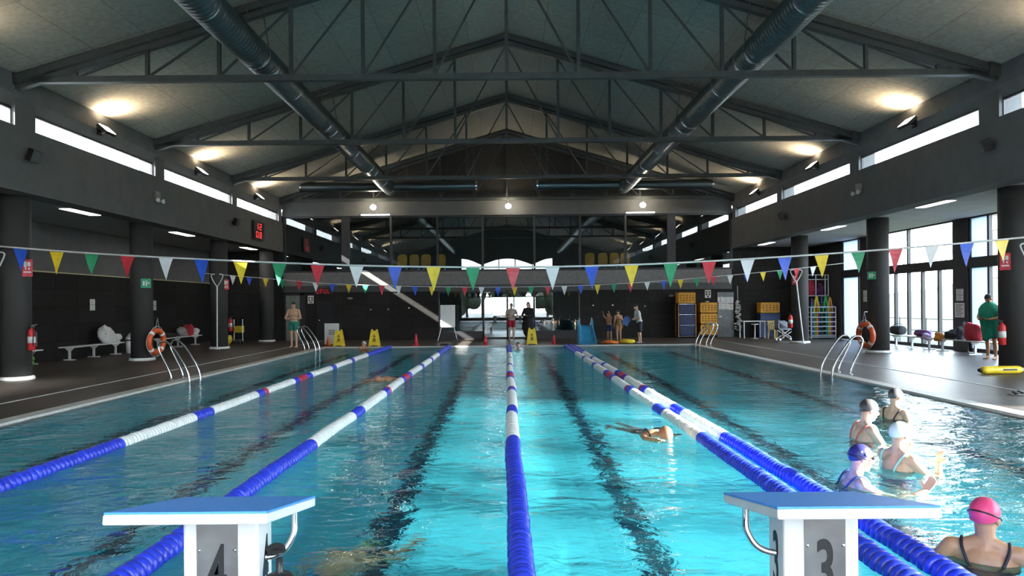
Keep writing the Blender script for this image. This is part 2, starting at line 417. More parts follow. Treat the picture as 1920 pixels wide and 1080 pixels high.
for i, (a, b) in enumerate(rb):
    fr = MB(); x0, x1 = AR + .05, AR + .17
    fr.box(x0 - .03, x1, a, b, 2.85, 3.2); fr.box(x0, x1, a, b, 0, .14); fr.box(x0, x1, a, b, SOF - .03, SOF + .05)
    for y in (a + .04, b - .04): fr.box(x0, x1, y - .05, y + .05, 0, SOF)
    dv = div.get(i, [a + (b - a) * k / 5 for k in (1, 2, 3, 4)])
    for y in dv: fr.box(x0, x1, y - .045, y + .045, .1, 2.9)
    top = [dv[len(dv) // 2]]
    for y in top: fr.box(x0, x1, y - .045, y + .045, 3.1, SOF)
    w = struct('window_%d' % (16 + i), fr, framem)
    clear = MB(); fz = MB()
    cells = [(a, b)]
    if i == 5: fz.box(AR + .1, AR + .11, 26.75, b, .14, SOF); cells = [(a, 26.75)]
    if i == 3: fz.box(AR + .1, AR + .11, 18.5, b, .14, SOF); cells = [(a, 18.5)]
    for c0, c1 in cells: clear.box(AR + .1, AR + .108, c0, c1, .14, SOF)
    struct('glass', clear, pane, w)
    if fz.v: struct('frosted_pane', fz, frostm, w, label='frosted pale blue pane')

# ---- wall behind the camera with a large three-arched window
mb = MB()
OW, OZ = 5.0, .3
def arch(x):
    if abs(x) <= 2.8: return 6.1 + .7 * math.cos(x / 2.8 * PI / 2)
    return 6.1 + .7 * math.sin(min(1, (abs(x) - 2.8) / 2.2) * PI / 2)
mb.box(AL, -OW, YB - .3, YB, 0, 7.5); mb.box(OW, AR, YB - .3, YB, 0, 7.5); mb.box(-OW, OW, YB - .3, YB, 0, OZ)
xs = [-OW + 2 * OW * k / 60 for k in range(61)]
for i in range(60):
    a, b = xs[i], xs[i + 1]
    mb.prism([(a, arch(a)), (b, arch(b)), (b, 7.5), (a, 7.5)], .3, Matrix.Translation((0, YB - .3, 0)))
mb.prism([(-WX - .7, 7.5), (WX + .7, 7.5), (0, APEX + .2)], .3, Matrix.Translation((0, YB - .3, 0)))
struct('wall_front', mb, greywall)
fr = MB()
for x in (-2.8, -.9, .9, 2.8): fr.box(x - .05, x + .05, YB - .2, YB - .1, OZ, arch(x))
for z in (2.6,): fr.box(-OW, OW, YB - .2, YB - .1, z - .05, z + .05)
w = struct('window_22', fr, framem); struct('glass', MB().box(-OW, OW, YB - .155, YB - .15, OZ, 6.8), pane, w)

# ---- columns
for i, (x, y) in enumerate([(-12.15, 13.05), (-12.15, 18.9), (-12.1, 24.9), (-12.0, 30.3), (12.65, 13.3), (12.6, 19.5), (12.5, 25.5), (-12.15, 7.2), (12.65, 7.4)]):
    o = struct('column', MB().lathe([(.34, 0), (.34, SOF + .1)], 28), columnm, loc=(x, y, 0))
    struct('base_ring', MB().lathe([(.40, 0), (.40, .05), (.37, .09), (.34, .09)], 28), mat('base_ring_metal', (.7, .7, .68), .4), o)

# ---- roof trusses
def truss():
    t = thing('roof_truss', '', 'truss', (0, 0, 0))
    cz, H = 7.08, APEX - .17
    MB().box(-WX, WX, -.08, .08, cz - .07, cz + .07).build('bottom_chord', darkmetal, t)
    tc = MB()
    for s in (-1, 1):
        for dz, h, w in ((.04, .16, .26), (-.14, .13, .16)):
            tc.bar((s * WX, 0, EAVE - .17 + dz), (0, 0, H + dz), w, h)
    tc.build('top_chord', darkmetal, t)
    sp = 1.68
    def zt(x): return H - .2 - abs(x) * SLOPE
    for k in range(-6, 7):
        x = k * sp
        if zt(x) > cz + .1: MB().box(x - .04, x + .04, -.04, .04, cz, zt(x) + .05).build('post', darkmetal, t)
    for s in (-1, 1):
        for k in range(1, 7):
            MB().bar((s * k * sp, 0, cz + .05), (s * (k - 1) * sp, 0, zt((k - 1) * sp)), .045).build('diagonal', darkmetal, t)
    for s in (-1, 1): MB().box(s * WX - .25, s * WX + .02, -.16, .16, cz - .12, cz + .2).build('end_plate', darkmetal, t)
    return t
t0 = truss(); t0.location = (0, 12.2, 0)
t0['label'] = 'dark steel roof truss nearest the camera, cut off by the top of the frame'; t0['group'] = 'roof trusses'
dup(t0, (0, 18.52, 0), 0, 'dark steel roof truss second from the camera, peak just inside the frame', 'roof trusses')
dup(t0, (0, 24.85, 0), 0, 'dark steel roof truss third from the camera, between the second truss and the far gable', 'roof trusses')
dup(t0, (0, 30.75, 0), 0, 'dark steel roof truss against the far gable wall', 'roof trusses')

# ---- round air ducts
def duct_mat():
    m, nt, N, L = nodes_of('spiral_duct')
    o = N.new('ShaderNodeOutputMaterial'); p = N.new('ShaderNodeBsdfPrincipled'); L.new(p.outputs[0], o.inputs[0])
    p.inputs['Base Color'].default_value = (.13, .17, .185, 1); p.inputs['Metallic'].default_value = .9; p.inputs['Roughness'].default_value = .34
    tc = N.new('ShaderNodeTexCoord'); w = N.new('ShaderNodeTexWave'); w.bands_direction = 'Y'; w.inputs['Scale'].default_value = 2.2
    L.new(tc.outputs['Object'], w.inputs['Vector'])
    b = N.new('ShaderNodeBump'); b.inputs['Strength'].default_value = .35; b.inputs['Distance'].default_value = .02
    L.new(w.outputs[0], b.inputs['Height']); L.new(b.outputs[0], p.inputs['Normal'])
    return m
ductm = duct_mat()
for s, side in ((-1, 'left'), (1, 'right')):
    x, z, r = s * 5.78, 7.55, .35
    d = thing('air_duct', 'long round grey spiral air duct running through the trusses, %s side' % side, 'air duct', (x, 0, z), 0, 'round air ducts')
    MB().tube([(0, -8, 0), (0, 30.2, 0)], r, 28).build('main_pipe', ductm, d)
    for y in (6.5, 9.2, 11.9, 12.6, 14.4, 17.6, 18.3, 19.2, 21.5, 24.3, 25.2, 27.5, 29.5):
        MB().tube([(0, y - .012, 0), (0, y + .012, 0)], r + .012, 28).build('clamp_ring', steel, d)
    for a, b, nm in ((s * .3, s * 4.2, 'outer'), (-s * .3, -s * 4.3, 'inner')):
        MB().tube([(a, 29.5, -.02), (b, 29.5, -.02)], .24, 20).build('branch_pipe', ductm, d)
        MB().tube([(b - s * .04, 29.5, -.02), (b + s * .04, 29.5, -.02)], .26, 20).build('branch_collar', steel, d)
    for y in (12.2, 18.52, 24.85): 
        for q in (-.3, .3): MB().tube([(q, y - .25, .2), (q * .5, y - .25, 1.2)], .012, 6).build('hanger_rod', darkmetal, d)
# ---------------------------------------------------------------- lamps
def flood(label, x, y, z, s, first=[None]):
    if first[0] is None:
        t = thing('flood_lamp', label, 'flood lamp', (0, 0, 0), 0, 'flood lamps on the upper walls')
        # built for a wall on the -x side: bracket at x=0, body leaning into the hall, face upwards
        R = Matrix.Translation((.24, 0, .04)) @ Matrix.Rotation(.72, 4, 'Y')
        MB().box(-.17, .17, -.24, .24, -.09, 0, R).build('housing', black, t, bevel=.01)
        MB().box(-.155, .155, -.22, .22, .001, .012, R).build('lamp_face', glow('flood_glow', (1, .88, .80), 6), t, label='glowing lamp glass')
        MB().bar((0, 0, -.02), (.2, 0, -.02), .07, .1).box(0, .02, -.1, .1, -.14, .08).build('wall_bracket', black, t)
        first[0] = t
    else: t = dup(first[0], (0, 0, 0), 0, label, 'flood lamps on the upper walls')
    t.location = (x, y, z); t.rotation_euler = (0, 0, 0 if s < 0 else PI)
    l = bpy.data.lights.new('flood_beam', 'SPOT'); l.energy = FLOOD; l.color = (1, .78, .52); l.spot_size = math.radians(150); l.spot_blend = .9; l.shadow_soft_size = .12
    lo = bpy.data.objects.new('flood_beam', l); COL.objects.link(lo)
    lo.location = (x - s * .26, y, z + .12); lo.rotation_euler = Vector((-s * .30, 0, 1)).to_track_quat('-Z', 'Y').to_euler()
for k, (y, w) in enumerate(((15.4, 'nearest the camera'), (21.4, 'in the middle of the three'), (27.3, 'nearest the far wall'))):
    flood('black flood lamp on the left upper wall, the one ' + w, -WX, y, 6.72, -1)
    flood('black flood lamp on the right upper wall, the one ' + w, WX, y, 6.74, 1)
flood('black flood lamp on the left upper wall, out of frame beside the camera', -WX, 9.3, 6.72, -1); flood('black flood lamp on the right upper wall, out of frame beside the camera', WX, 9.3, 6.72, 1)
flood('black flood lamp on the left upper wall, behind the camera', -WX, 3.3, 6.72, -1); flood('black flood lamp on the right upper wall, behind the camera', WX, 3.3, 6.72, 1)
first = None
for s, side in ((-1, 'left'), (1, 'right')):
    for k, (y, w) in enumerate(((16.0, 'nearest the camera'), (22.2, 'middle of the three'), (28.9, 'nearest the far wall'), (9.8, 'beside the camera, out of frame'))):
        lab = 'flush fluorescent panel in the soffit of the %s aisle, %s' % (side, w)
        loc = (s * (12.35), y, SOF + (.02 if s > 0 else 0))
        if first is None:
            t = first = thing('ceiling_light', lab, 'ceiling light', loc, 0, 'soffit light panels')
            MB().box(-.19, .19, -.75, .75, -.025, 0).build('light_frame', whitep, t)
            MB().box(-.16, .16, -.71, .71, -.032, -.026).build('diffuser', glow('panel_glow', (1, .97, .92), 14), t, label='lit white diffuser')
        else: dup(first, loc, 0, lab, 'soffit light panels')
first = None
for x, w in ((-6.71, 'left of the three, under the left duct'), (.07, 'middle one, below the gable post'), (6.82, 'right of the three, under the right duct')):
    lab = 'round glowing globe lamp under the gable beam, ' + w
    if first is None:
        t = first = thing('globe_lamp', lab, 'lamp', (x, 30.55, 6.68), 0, 'globe lamps at the far gable')
        MB().ball((0, 0, 0), (.15, .15, .13)).build('globe', glow('globe_glow', (1, .93, .78), 30), t)
        MB().tube([(0, 0, .1), (0, 0, .33)], .02, 8).lathe([(.09, .12), (.04, .2)], 12).build('lamp_stem', darkmetal, t)
    else: dup(first, (x, 30.55, 6.68), 0, lab, 'globe lamps at the far gable')
    l = bpy.data.lights.new('globe_light', 'POINT'); l.energy = 60; l.color = (1, .85, .6); l.shadow_soft_size = .15
    lo = bpy.data.objects.new('globe_light', l); COL.objects.link(lo); lo.location = (x, 30.3, 6.75)
first = None
for x, w in ((-6.68, 'left'), (6.78, 'right')):
    lab = 'thin white tube light along the top of the gallery glass on the %s' % w
    if first is None:
        t = first = thing('tube_light', lab, 'tube light', (x, YF - .2, 6.36), 0, 'tube lights above the gallery')
        MB().tube([(-.72, 0, 0), (.72, 0, 0)], .028, 10).build('tube', glow('tube_glow', (1, .98, .95), 12), t)
        MB().box(-.75, .75, -.03, .12, .03, .07).build('lamp_holder', darkmetal, t)
    else: dup(first, (x, YF - .2, 6.36), 0, lab, 'tube lights above the gallery')
# ---------------------------------------------------------------- lane ropes
def lane_rope(label, x, y0, y1, bands, seed, x_end=None):
    """bands: list of (y_start, material, name); floats are short ribbed discs strung on a cable."""
    rnd = random.Random(seed); x_end = x if x_end is None else x_end
    t = thing('lane_rope', label, 'lane rope', (0, 0, WZ + .02), 0, 'floating lane ropes')
    def cx(y):
        u = (y - y0) / (y1 - y0); return x + (x_end - x) * u + .012 * math.sin(y * .7 + seed) + .005 * math.sin(y * 2.3 + seed * 2)
    MB().tube([(cx(y0 - .5 + k * (y1 - y0 + .5) / 60), y0 - .5 + k * (y1 - y0 + .5) / 60, 0) for k in range(61)], .012, 6).build('cable', steel, t)
    for i, (a, m, nm) in enumerate(bands):
        b = bands[i + 1][0] if i + 1 < len(bands) else y1
        mb = MB(); y = a
        while y < b - .02:
            h = min(.075, b - y); r = .092 + rnd.uniform(-.003, .003)
            tilt = Matrix.Rotation(-PI / 2 + rnd.uniform(-.05, .05), 4, 'X')
            M = Matrix.Translation((cx(y) + rnd.uniform(-.004, .004), y, rnd.uniform(-.004, .004))) @ tilt
            mb.lathe([(.03, .0), (r * .86, .004), (r, h * .3), (r, h * .62), (r * .86, h * .9), (.03, h * .96)], 16, M)
            y += h
        mb.build('float_section', m, t, label='%s float section' % nm)
    return t
B_, W_, R_ = (ropeblue, 'blue'), (ropewhite, 'white'), (ropered, 'red')
def bands(near, far=20.3):
    L_ = [(-.5, B_), (near, W_), (6.95, B_), (7.6, W_), (9.65, B_), (10.05, R_), (10.25, W_), (12.0, B_), (12.35, R_), (13.0, B_), (13.4, W_), (15.3, B_), (15.75, W_), (17.7, B_), (18.1, W_), (far, B_)]
    return [(y, m[0], m[1]) for y, m in L_]
lane_rope('middle lane rope running straight away from the camera between blocks 4 and 3', .03, -.5, 24.95, bands(4.96), 1)
lane_rope('lane rope passing behind starting block 4, second from the left', -2.52, -.5, 24.95, bands(4.8), 2, -2.5)
lane_rope('leftmost lane rope, nearest the left poolside', -5.02, -.5, 24.95, bands(4.95), 3, -5.0)
lane_rope('left rope of the side by side pair passing behind starting block 3', 2.47, -.5, 24.95, bands(5.05), 4, 2.42)
lane_rope('right rope of the side by side pair, nearer the standing bathers', 2.79, -.5, 24.95, bands(5.05), 5, 2.66)

# ---------------------------------------------------------------- pennant lines
PC = {'B': (bluep, 'blue'), 'Y': (yellow, 'yellow'), 'G': (mat('green_pennant', (.02, .30, .13), .5), 'green'), 'R': (redp, 'red'), 'W': (mat('white_pennant', (.80, .84, .86), .5, var=.03), 'white')}
def pennants(label, pts, pos, seq, w, h, cord_r):
    t = thing('pennant_line', label, 'bunting', (0, pts[0][1], 0), 0, 'pennant lines')
    Y = pts[0][1]
    path = smooth_path([(x, 0, z) for x, _, z in pts], 8)
    MB().tube(path, cord_r, 6).build('cord', whitep, t)
    def zat(x):
        for a, b in zip(path, path[1:]):
            if a.x <= x <= b.x: u = (x - a.x) / max(1e-6, b.x - a.x); return a.z + (b.z - a.z) * u, (b.z - a.z) / max(1e-6, b.x - a.x)
        return path[-1].z, 0
    for k, x in enumerate(pos):
        c = seq[k % len(seq)]; z, sl = zat(x); m, nm = PC[c]; rnd = random.Random(k)
        tw = rnd.uniform(-.25, .25); sway = rnd.uniform(-.03, .03); hh = h * rnd.uniform(.93, 1.07); n = 5; vs = []; fs = []
        for s in (0, .004):
            for i in range(n + 1):
                v = i / n
                for e in (-1, 1):
                    q = e * w / 2 * (1 - v) + 1e-4 * e; ben = .02 * math.sin(v * 3 + k)
                    vs.append((q * math.cos(tw * v), q * math.sin(tw * v) + sway * v + ben + s, -hh * v + q * sl * (1 - v)))
        st = 2 * (n + 1)
        for i in range(n):
            a = 2 * i; fs += [(a, a + 1, a + 3, a + 2), (st + a + 2, st + a + 3, st + a + 1, st + a), (a + 1, st + a + 1, st + a + 3, a + 3), (a, a + 2, st + a + 2, st + a)]
        fs += [(0, st, st + 1, 1)]
        MB().add(vs, fs).build('pennant', m, t, loc=(x, 0, z), label=nm + ' pennant')
near_px = [-11.70, -10.84, -10.0, -9.13, -8.2, -7.35, -6.42, -5.5, -4.58, -3.64, -2.72, -1.79, -.85, .11, 1.06, 2.0, 2.95, 3.89, 4.81, 5.74, 6.64, 7.52, 8.39, 9.28, 10.15, 11.0, 11.85]
pennants('pennant line with large flags across the pool nearer the camera', [(-12.3, 12.6, 3.25), (-9.63, 12.6, 3.03), (-6.05, 12.6, 2.82), (-2.98, 12.6, 2.69), (0, 12.6, 2.64), (3.16, 12.6, 2.68), (6.36, 12.6, 2.82), (9.55, 12.6, 3.02), (12.4, 12.6, 3.25)], near_px, 'BYGRW', .35, .55, .022)
far_px = [-12.1 + .688 * k for k in range(37)]
pennants('pennant line with small flags across the far end of the pool', [(-12.6, 24.6, 3.15), (-9.56, 24.6, 2.87), (-7.34, 24.6, 2.67), (-3.81, 24.6, 2.53), (.02, 24.6, 2.47), (3.72, 24.6, 2.53), (6.82, 24.6, 2.7), (9.69, 24.6, 2.92), (12.13, 24.6, 3.15), (14.2, 24.6, 3.37)], far_px, 'RWBYG', .25, .38, .012)
# poles that carry them: a leaning post with a forked top
first = None
for x, y, lean, lab in ((-12.25, 12.5, .0, 'forked white post at the left edge carrying the near pennant line'), (12.45, 12.5, .0, 'forked white post at the right edge carrying the near pennant line'), (-11.98, 24.42, -.02, 'forked white post by the left columns carrying the far pennant line'), (12.1, 24.9, .28, 'leaning forked white post by the right columns carrying the far pennant line')):
    t = thing('pennant_post', lab, 'post', (x, y, 0), 0, 'pennant line posts')
    MB().tube([(lean, 0, 0), (0, 0, 2.62)], .028, 10).build('pole', whitep, t)
    fk = MB()
    for s in (-1, 1): fk.tube(smooth_path([(0, 0, 2.58), (s * .12, 0, 2.75), (s * .24, 0, 3.0), (s * .22, 0, 3.08), (s * .1, 0, 3.1)], 4), .018, 8)
    fk.build('fork', whitep, t); MB().lathe([(.09, 0), (.09, .02), (.03, .05)], 14).build('foot', whitep, t, loc=(lean, 0, 0))

# ---------------------------------------------------------------- starting blocks
padm = mat('blue_grip_top', (.08, .36, .95), .45, var=.06, scale=60, bump=.2)
numm = mat('numeral_black', (.012, .012, .014), .5)
platem = mat('brushed_plate', (.22, .215, .215), .4, .5, var=.25, scale=4)
def start_block(label, n, x, hs):
    t = thing('starting_block', label, 'starting block', (x, 0, 0), 0, 'starting blocks')
    yn, yf = -1.29, -.65; zn, zf = .986, .865; a = math.atan2(zn - zf, yf - yn)
    M = Matrix.Translation((0, yn, zn)) @ Matrix.Rotation(-a, 4, 'X'); l = math.hypot(yf - yn, zn - zf)
    MB().box(-.305, .305, 0, l, -.046, -.008, M).build('platform', white, t, bevel=.006)
    MB().box(-.303, .303, .004, l - .004, -.008, 0, M).build('top_pad', padm, t)
    yc = -.98; w = .157
    MB().add([(-w - .0, yc, 0), (w, yc, 0), (w, yc + .17, 0), (-w, yc + .17, 0), (-w, yc, .915), (w, yc, .915), (w, yc + .17, .885), (-w, yc + .17, .885)],
             [(0, 3, 2, 1), (4, 5, 6, 7), (0, 1, 5, 4), (1, 2, 6, 5), (2, 3, 7, 6), (3, 0, 4, 7)]).build('column', white, t, bevel=.012)
    px = -.012 * (1 if hs > 0 else -1)
    pl = MB().box(px - .085, px + .085, yc - .006, yc + .002, .06, .913).build('number_plate', platem, t, label='brushed metal number plate')
    for zz in (.735, .45):
        for s in (-1, 1): MB().lathe([(.0001, 0), (.007, 0), (.007, .003), (.0001, .004)], 10, Matrix.Translation((px + s * .074, yc - .006, zz)) @ RX90).build('screw', steel, pl)
    text_mesh('numeral', n, .335, numm, pl, Matrix.Translation((px, yc - .008, .625)) @ RX90, .52, .001, .006, label='black numeral %s' % n)
    s = 1 if hs > 0 else -1
    text_mesh('numeral', n, .335, numm, t, Matrix.Translation((s * (w + .001), yc + .085, .63)) @ Matrix.Rotation(s * PI / 2, 4, 'Z') @ RX90, .40, .001, .006, label='black numeral %s on the side' % n)
    h = MB().tube(smooth_path([(s * .262, -.83, .862), (s * .262, -.83, .80), (s * .262, -.84, .755), (s * .235, -.86, .70), (s * .19, -.88, .675), (s * .12, -.9, .67)], 6), .0145, 12)
    h.build('hand_grip', steel, t, label='bent steel hand grip')
    return t
b4 = start_block('white starting block with blue top and numeral 4, left of the middle rope', '4', -1.24, 1)
MB().lathe([(.018, .0), (.018, .05), (.05, .055), (.058, .07), (.058, .115), (.05, .13), (.02, .135), (.014, .15), (.014, .20)], 18).build('adjuster_knob', black, b4, loc=(.235, -.95, .488), label='black round adjuster knob below the grip')
MB().tube(smooth_path([(.165, -.9, .70), (.19, -.885, .715), (.215, -.875, .71), (.225, -.87, .695), (.20, -.88, .688), (.165, -.9, .69)], 5), .014, 8).build('strap', mat('strap_black', (.008, .008, .009), .9), b4, label='black strap looped over the grip')
start_block('white starting block with blue top and numeral 3, right of the middle rope', '3', 1.26, -1)

# ---------------------------------------------------------------- ladders
def ladder(label, x, y, s, first=[None]):
    if first[0] is None:
        t = thing('pool_ladder', label, 'pool ladder', (0, 0, 0), 0, 'steel pool ladders')
        prof = [(-.10, -1.15), (-.10, -.25), (-.09, .05), (-.02, .3), (.14, .58), (.30, .80), (.42, .91), (.54, .93), (.62, .86), (.62, .74), (.52, .52), (.40, .28), (.34, .1), (.34, 0)]
        for q in (-.29, .29):
            MB().tube(smooth_path([(-u, q, z) for u, z in prof], 5), .024, 10).build('rail', steel, t)
        for k in range(4): MB().box(.05, .17, -.29, .29, -.28 - .27 * k, -.25 - .27 * k).build('step', steel, t)
        for q in (-.29, .29): MB().lathe([(.05, 0), (.05, .015), (.026, .03)], 12).build('flange', steel, t, loc=(-.34, q, .012))
        first[0] = t
    else: t = dup(first[0], (0, 0, 0), 0, label, 'steel pool ladders')
    t.location = (x, y, 0); t.rotation_euler = (0, 0, 0 if s < 0 else PI)
ladder('steel pool ladder at the left poolside, nearer the camera', -PX, 12.75, -1)
ladder('steel pool ladder at the left poolside by the far corner', -PX, 23.5, -1)
ladder('steel pool ladder at the right poolside, nearer the camera', PX, 12.6, 1)
ladder('steel pool ladder at the right poolside by the far corner', PX, 23.7, 1)

# ---------------------------------------------------------------- lifebuoys, extinguishers, signs on the columns
def lifebuoy(label, x, y, z, rz, first=[None]):
    if first[0] is None:
        t = thing('lifebuoy', label, 'lifebuoy', (0, 0, 0), 0, 'orange lifebuoys')
        R, r, n = .36, .085, 40
        mb = MB(); mb.tube([(R * math.sin(2 * PI * k / n), 0, R * math.cos(2 * PI * k / n)) for k in range(n + 1)], r, 14, False); mb.build('ring', orange, t)
        for a in (.25, .75, 1.25, 1.75):
            q = [a * PI + d for d in (-.12, -.06, 0, .06, .12)]
            MB().tube([(R * math.sin(b), 0, R * math.cos(b)) for b in q], r + .004, 14).build('reflective_band', ropewhite, t)
        mb = MB()
        for a in range(4):
            q = [a * PI / 2 + PI / 4 + d * PI / 2 / 8 for d in range(9)]
            mb.tube([((R + .09 + .05 * math.sin(i / 8 * PI)) * math.sin(b), 0, (R + .09 + .05 * math.sin(i / 8 * PI)) * math.cos(b)) for i, b in enumerate(q)], .008, 6)
        mb.tube([(-.12, -.02, .34), (0, 0, .76), (.12, -.02, .34)], .009, 6)
        mb.build('grab_line', whitep, t); MB().tube([(0, .0, .77), (0, .16, .78)], .012, 8).build('hook', steel, t)
        first[0] = t
    else: t = dup(first[0], (0, 0, 0), 0, label, 'orange lifebuoys')
    t.location = (x, y, z); t.rotation_euler = (.06, 0, rz)
lifebuoy('orange lifebuoy hanging on the second left column beside the white bin', -11.66, 18.87, .62, 1.42)
lifebuoy('orange lifebuoy hanging on the second right column near the dark coat', 12.12, 19.42, .62, -1.42)
def extinguisher(label, x, y, z, rz, first=[None]):
    if first[0] is None:
        t = thing('fire_extinguisher', label, 'fire extinguisher', (0, 0, 0), 0, 'red fire extinguishers')
        MB().lathe([(.07, 0), (.085, .02), (.085, .42), (.07, .49), (.03, .52), (.03, .55)], 18).build('cylinder_body', red, t)
        MB().lathe([(.0862, .18), (.0862, .34)], 18).build('instruction_label', paper, t)
        MB().box(-.03, .03, -.02, .06, .55, .59).bar((0, -.02, .6), (0, .12, .63), .025).build('valve', black, t)
        MB().tube(smooth_path([(.03, .02, .57), (.1, .02, .5), (.11, .0, .3), (.1, .0, .1)], 5), .012, 8).build('hose', black, t)
        MB().box(-.06, .06, .08, .1, .1, .45).build('wall_bracket', darkmetal, t)
        first[0] = t
    else: t = dup(first[0], (0, 0, 0), 0, label, 'red fire extinguishers')
    t.location = (x, y, z); t.rotation_euler = (0, 0, rz)
extinguisher('fire extinguisher on the nearest left column at the edge of the frame', -11.72, 13.0, .72, -PI / 2 + .9)
extinguisher('fire extinguisher on the nearest right column beside the green towel', 12.22, 13.15, .64, .9)
extinguisher('fire extinguisher on the third left column above the yellow bucket', -11.68, 25.0, .72, -PI / 2 + .2)
extinguisher('fire extinguisher on the third right column beside the grey trolley', 12.0, 25.28, .66, .8)
redsign = mat('fire_sign_red', (.62, .03, .05), .5); greensign = mat('exit_sign_green', (.02, .32, .16), .5)
def sign(name, label, cat, x, y, z, w, h, rz, m, marks=None, group=None):
    t = thing(name, label, cat, (x, y, z), rz, group)
    MB().box(-w / 2, w / 2, -.012, .012, -h / 2, h / 2).build('sign_plate', m, t)
    if marks: 
        mb = MB()
        for a, b, c, d in marks: mb.box(a * w, b * w, -.016, -.012, c * h, d * h)
        mb.build('pictogram', paper, t)
    return t
fm = [(-.3, -.05, .05, .38), (.02, .3, .1, .35), (-.35, .35, -.28, -.2), (-.2, -.08, -.1, .05), (.1, .25, -.1, .02)]
for lab, x, y, z, rz in (('small red fire equipment sign on the nearest left column', -11.78, 12.95, 2.74, .6), ('small red fire equipment sign on the nearest right column', 12.26, 13.08, 2.7, -.6), ('small red fire equipment sign on the third left column', -11.76, 24.78, 2.68, .6), ('small red fire equipment sign on the third right column', 12.2, 25.28, 2.7, -.6)):
    sign('fire_sign', lab, 'sign', x, y, z, .22, .42, rz, redsign, fm, 'red fire equipment signs')
em = [(-.3, -.12, -.25, .25), (-.02, .1, -.3, .3), (.15, .35, -.05, .1)]
sign('exit_sign', 'small green exit sign on the second left column', 'sign', -11.86, 18.62, 2.54, .30, .30, .5, greensign, em, 'green exit signs')
sign('exit_sign', 'small green exit sign on the second right column', 'sign', 12.28, 19.3, 2.62, .26, .26, -.5, greensign, em, 'green exit signs')

# ---------------------------------------------------------------- benches
def bench(label, x, y0, y1, legs):
    t = thing('bench', label, 'bench', (x, (y0 + y1) / 2, 0), 0, 'white benches')
    l = (y1 - y0) / 2
    mb = MB()
    for q in (-.15, 0, .15): mb.box(q - .065, q + .065, -l, l, .42, .455)
    mb.build('seat', whitep, t)
    for k in range(legs):
        yy = -l + .25 + (2 * l - .5) * k / (legs - 1)
        MB().box(-.03, .03, yy - .03, yy + .03, .03, .42).box(-.2, .2, yy - .03, yy + .03, 0, .035).prism([(-.16, .42), (-.03, .30), (.03, .30), (.16, .42)], .05, Matrix.Translation((0, yy - .025, 0))).build('leg', whitep, t)
    return t
bench('white slatted bench along the left wall under the two notices', -14.72, 18.9, 22.1, 3)
bench('short end of a white bench behind the nearest left column', -14.9, 14.6, 17.8, 3)
bench('white bench along the left wall holding bags, behind the second left column', -14.5, 24.3, 28.2, 3)
bench('white bench along the glazing with the dark bag and purple towel', 15.0, 20.35, 23.95, 4)
bench('white bench along the glazing with the red bag at the near pier', 15.0, 16.3, 20.1, 3)
# ---------------------------------------------------------------- soft lumps: towels, bags
def lump(name, label, cat, loc, r, m, seed=1, flat=.25, group=None, mb=None, rz=0):
    rnd = random.Random(seed); ph = [rnd.uniform(0, 6.28) for _ in range(6)]
    b = MB().ball((0, 0, 0), 1, 20, 14); vs = []
    for v in b.v:
        v = Vector(v); k = 1 + .14 * math.sin(3 * v.x + ph[0] + 2 * v.z) + .12 * math.sin(4 * v.y + ph[1]) + .1 * math.sin(5 * v.z + ph[2] + 3 * v.x) + .06 * math.sin(9 * v.x + ph[3] + 7 * v.y)
        w = v * k; vs.append((w.x * r[0], w.y * r[1], max(w.z, -.75) * r[2] + .75 * r[2]))
    b.v = vs
    o = b.build(name, m, None, loc, (0, 0, rz)); tag(o, label, cat, group); return o
towelwhite = mat('white_towel', (.62, .62, .60), .9, var=.12, scale=12, bump=.5)
darkcloth = mat('dark_cloth', (.018, .018, .024), .85, var=.3, scale=9, bump=.4)
redcloth = mat('red_cloth', (.45, .03, .05), .8, var=.2, scale=8, bump=.4)
greycloth = mat('grey_cloth', (.32, .32, .32), .85, var=.2, scale=9, bump=.4)
lump('towel', 'crumpled white towel heaped on the left wall bench', 'towel', (-14.72, 21.3, .455), (.22, .40, .36), towelwhite, 3)
lump('towel', 'white towel hanging off the left wall bench end beside the bin', 'towel', (-14.72, 21.92, .455), (.17, .17, .2), towelwhite, 5)
lump('bag', 'grey bag on the bench behind the second left column', 'bag', (-14.5, 26.65, .455), (.2, .27, .24), greycloth, 8)
lump('bag', 'red bag on the bench behind the second left column', 'bag', (-14.5, 27.35, .455), (.2, .28, .3), redcloth, 9)
lump('bag', 'pale grey bag at the far end of the bench behind the second left column', 'bag', (-14.5, 27.95, .455), (.18, .18, .18), towelwhite, 10)
lump('bag', 'dark clothes spread on the bench behind the second left column', 'clothes', (-14.5, 25.4, .455), (.18, .7, .13), darkcloth, 11)
lump('bag', 'green bag under the bench behind the nearest left column', 'bag', (-14.75, 17.1, 0), (.2, .3, .2), mat('green_cloth', (.12, .30, .05), .8, var=.2), 12)
# right bench things
def holdall(label, loc, m, m2, L_, H_, seed):
    t = thing('holdall', label, 'bag', loc, PI / 2, 'bags on the right benches')
    MB().lathe([(.0001, -L_), (.14, -L_), (.17, -L_ * .9), (.18, 0), (.17, L_ * .9), (.14, L_), (.0001, L_)], 18, Matrix.Translation((0, 0, .18)) @ Matrix.Rotation(PI / 2, 4, 'Y')).build('bag_body', m, t)
    for s in (-1, 1): MB().tube(smooth_path([(-.15, s * .1, .3), (-.1, s * .06, H_), (.1, s * .06, H_), (.15, s * .1, .3)], 5), .014, 6).build('handle', m2, t)
    return t
holdall('black sports bag with blue top on the bench by the glazed doors', (15.0, 22.55, .455), darkcloth, mat('steel_blue_cloth', (.10, .20, .30), .8), .33, .42, 1)
lump('towel', 'purple and orange towel rumpled on the bench by the glazed doors', 'towel', (15.0, 21.0, .455), (.19, .38, .14), mat('purple_towel', (.20, .08, .24), .9, var=.5, scale=5, bump=.4), 21)
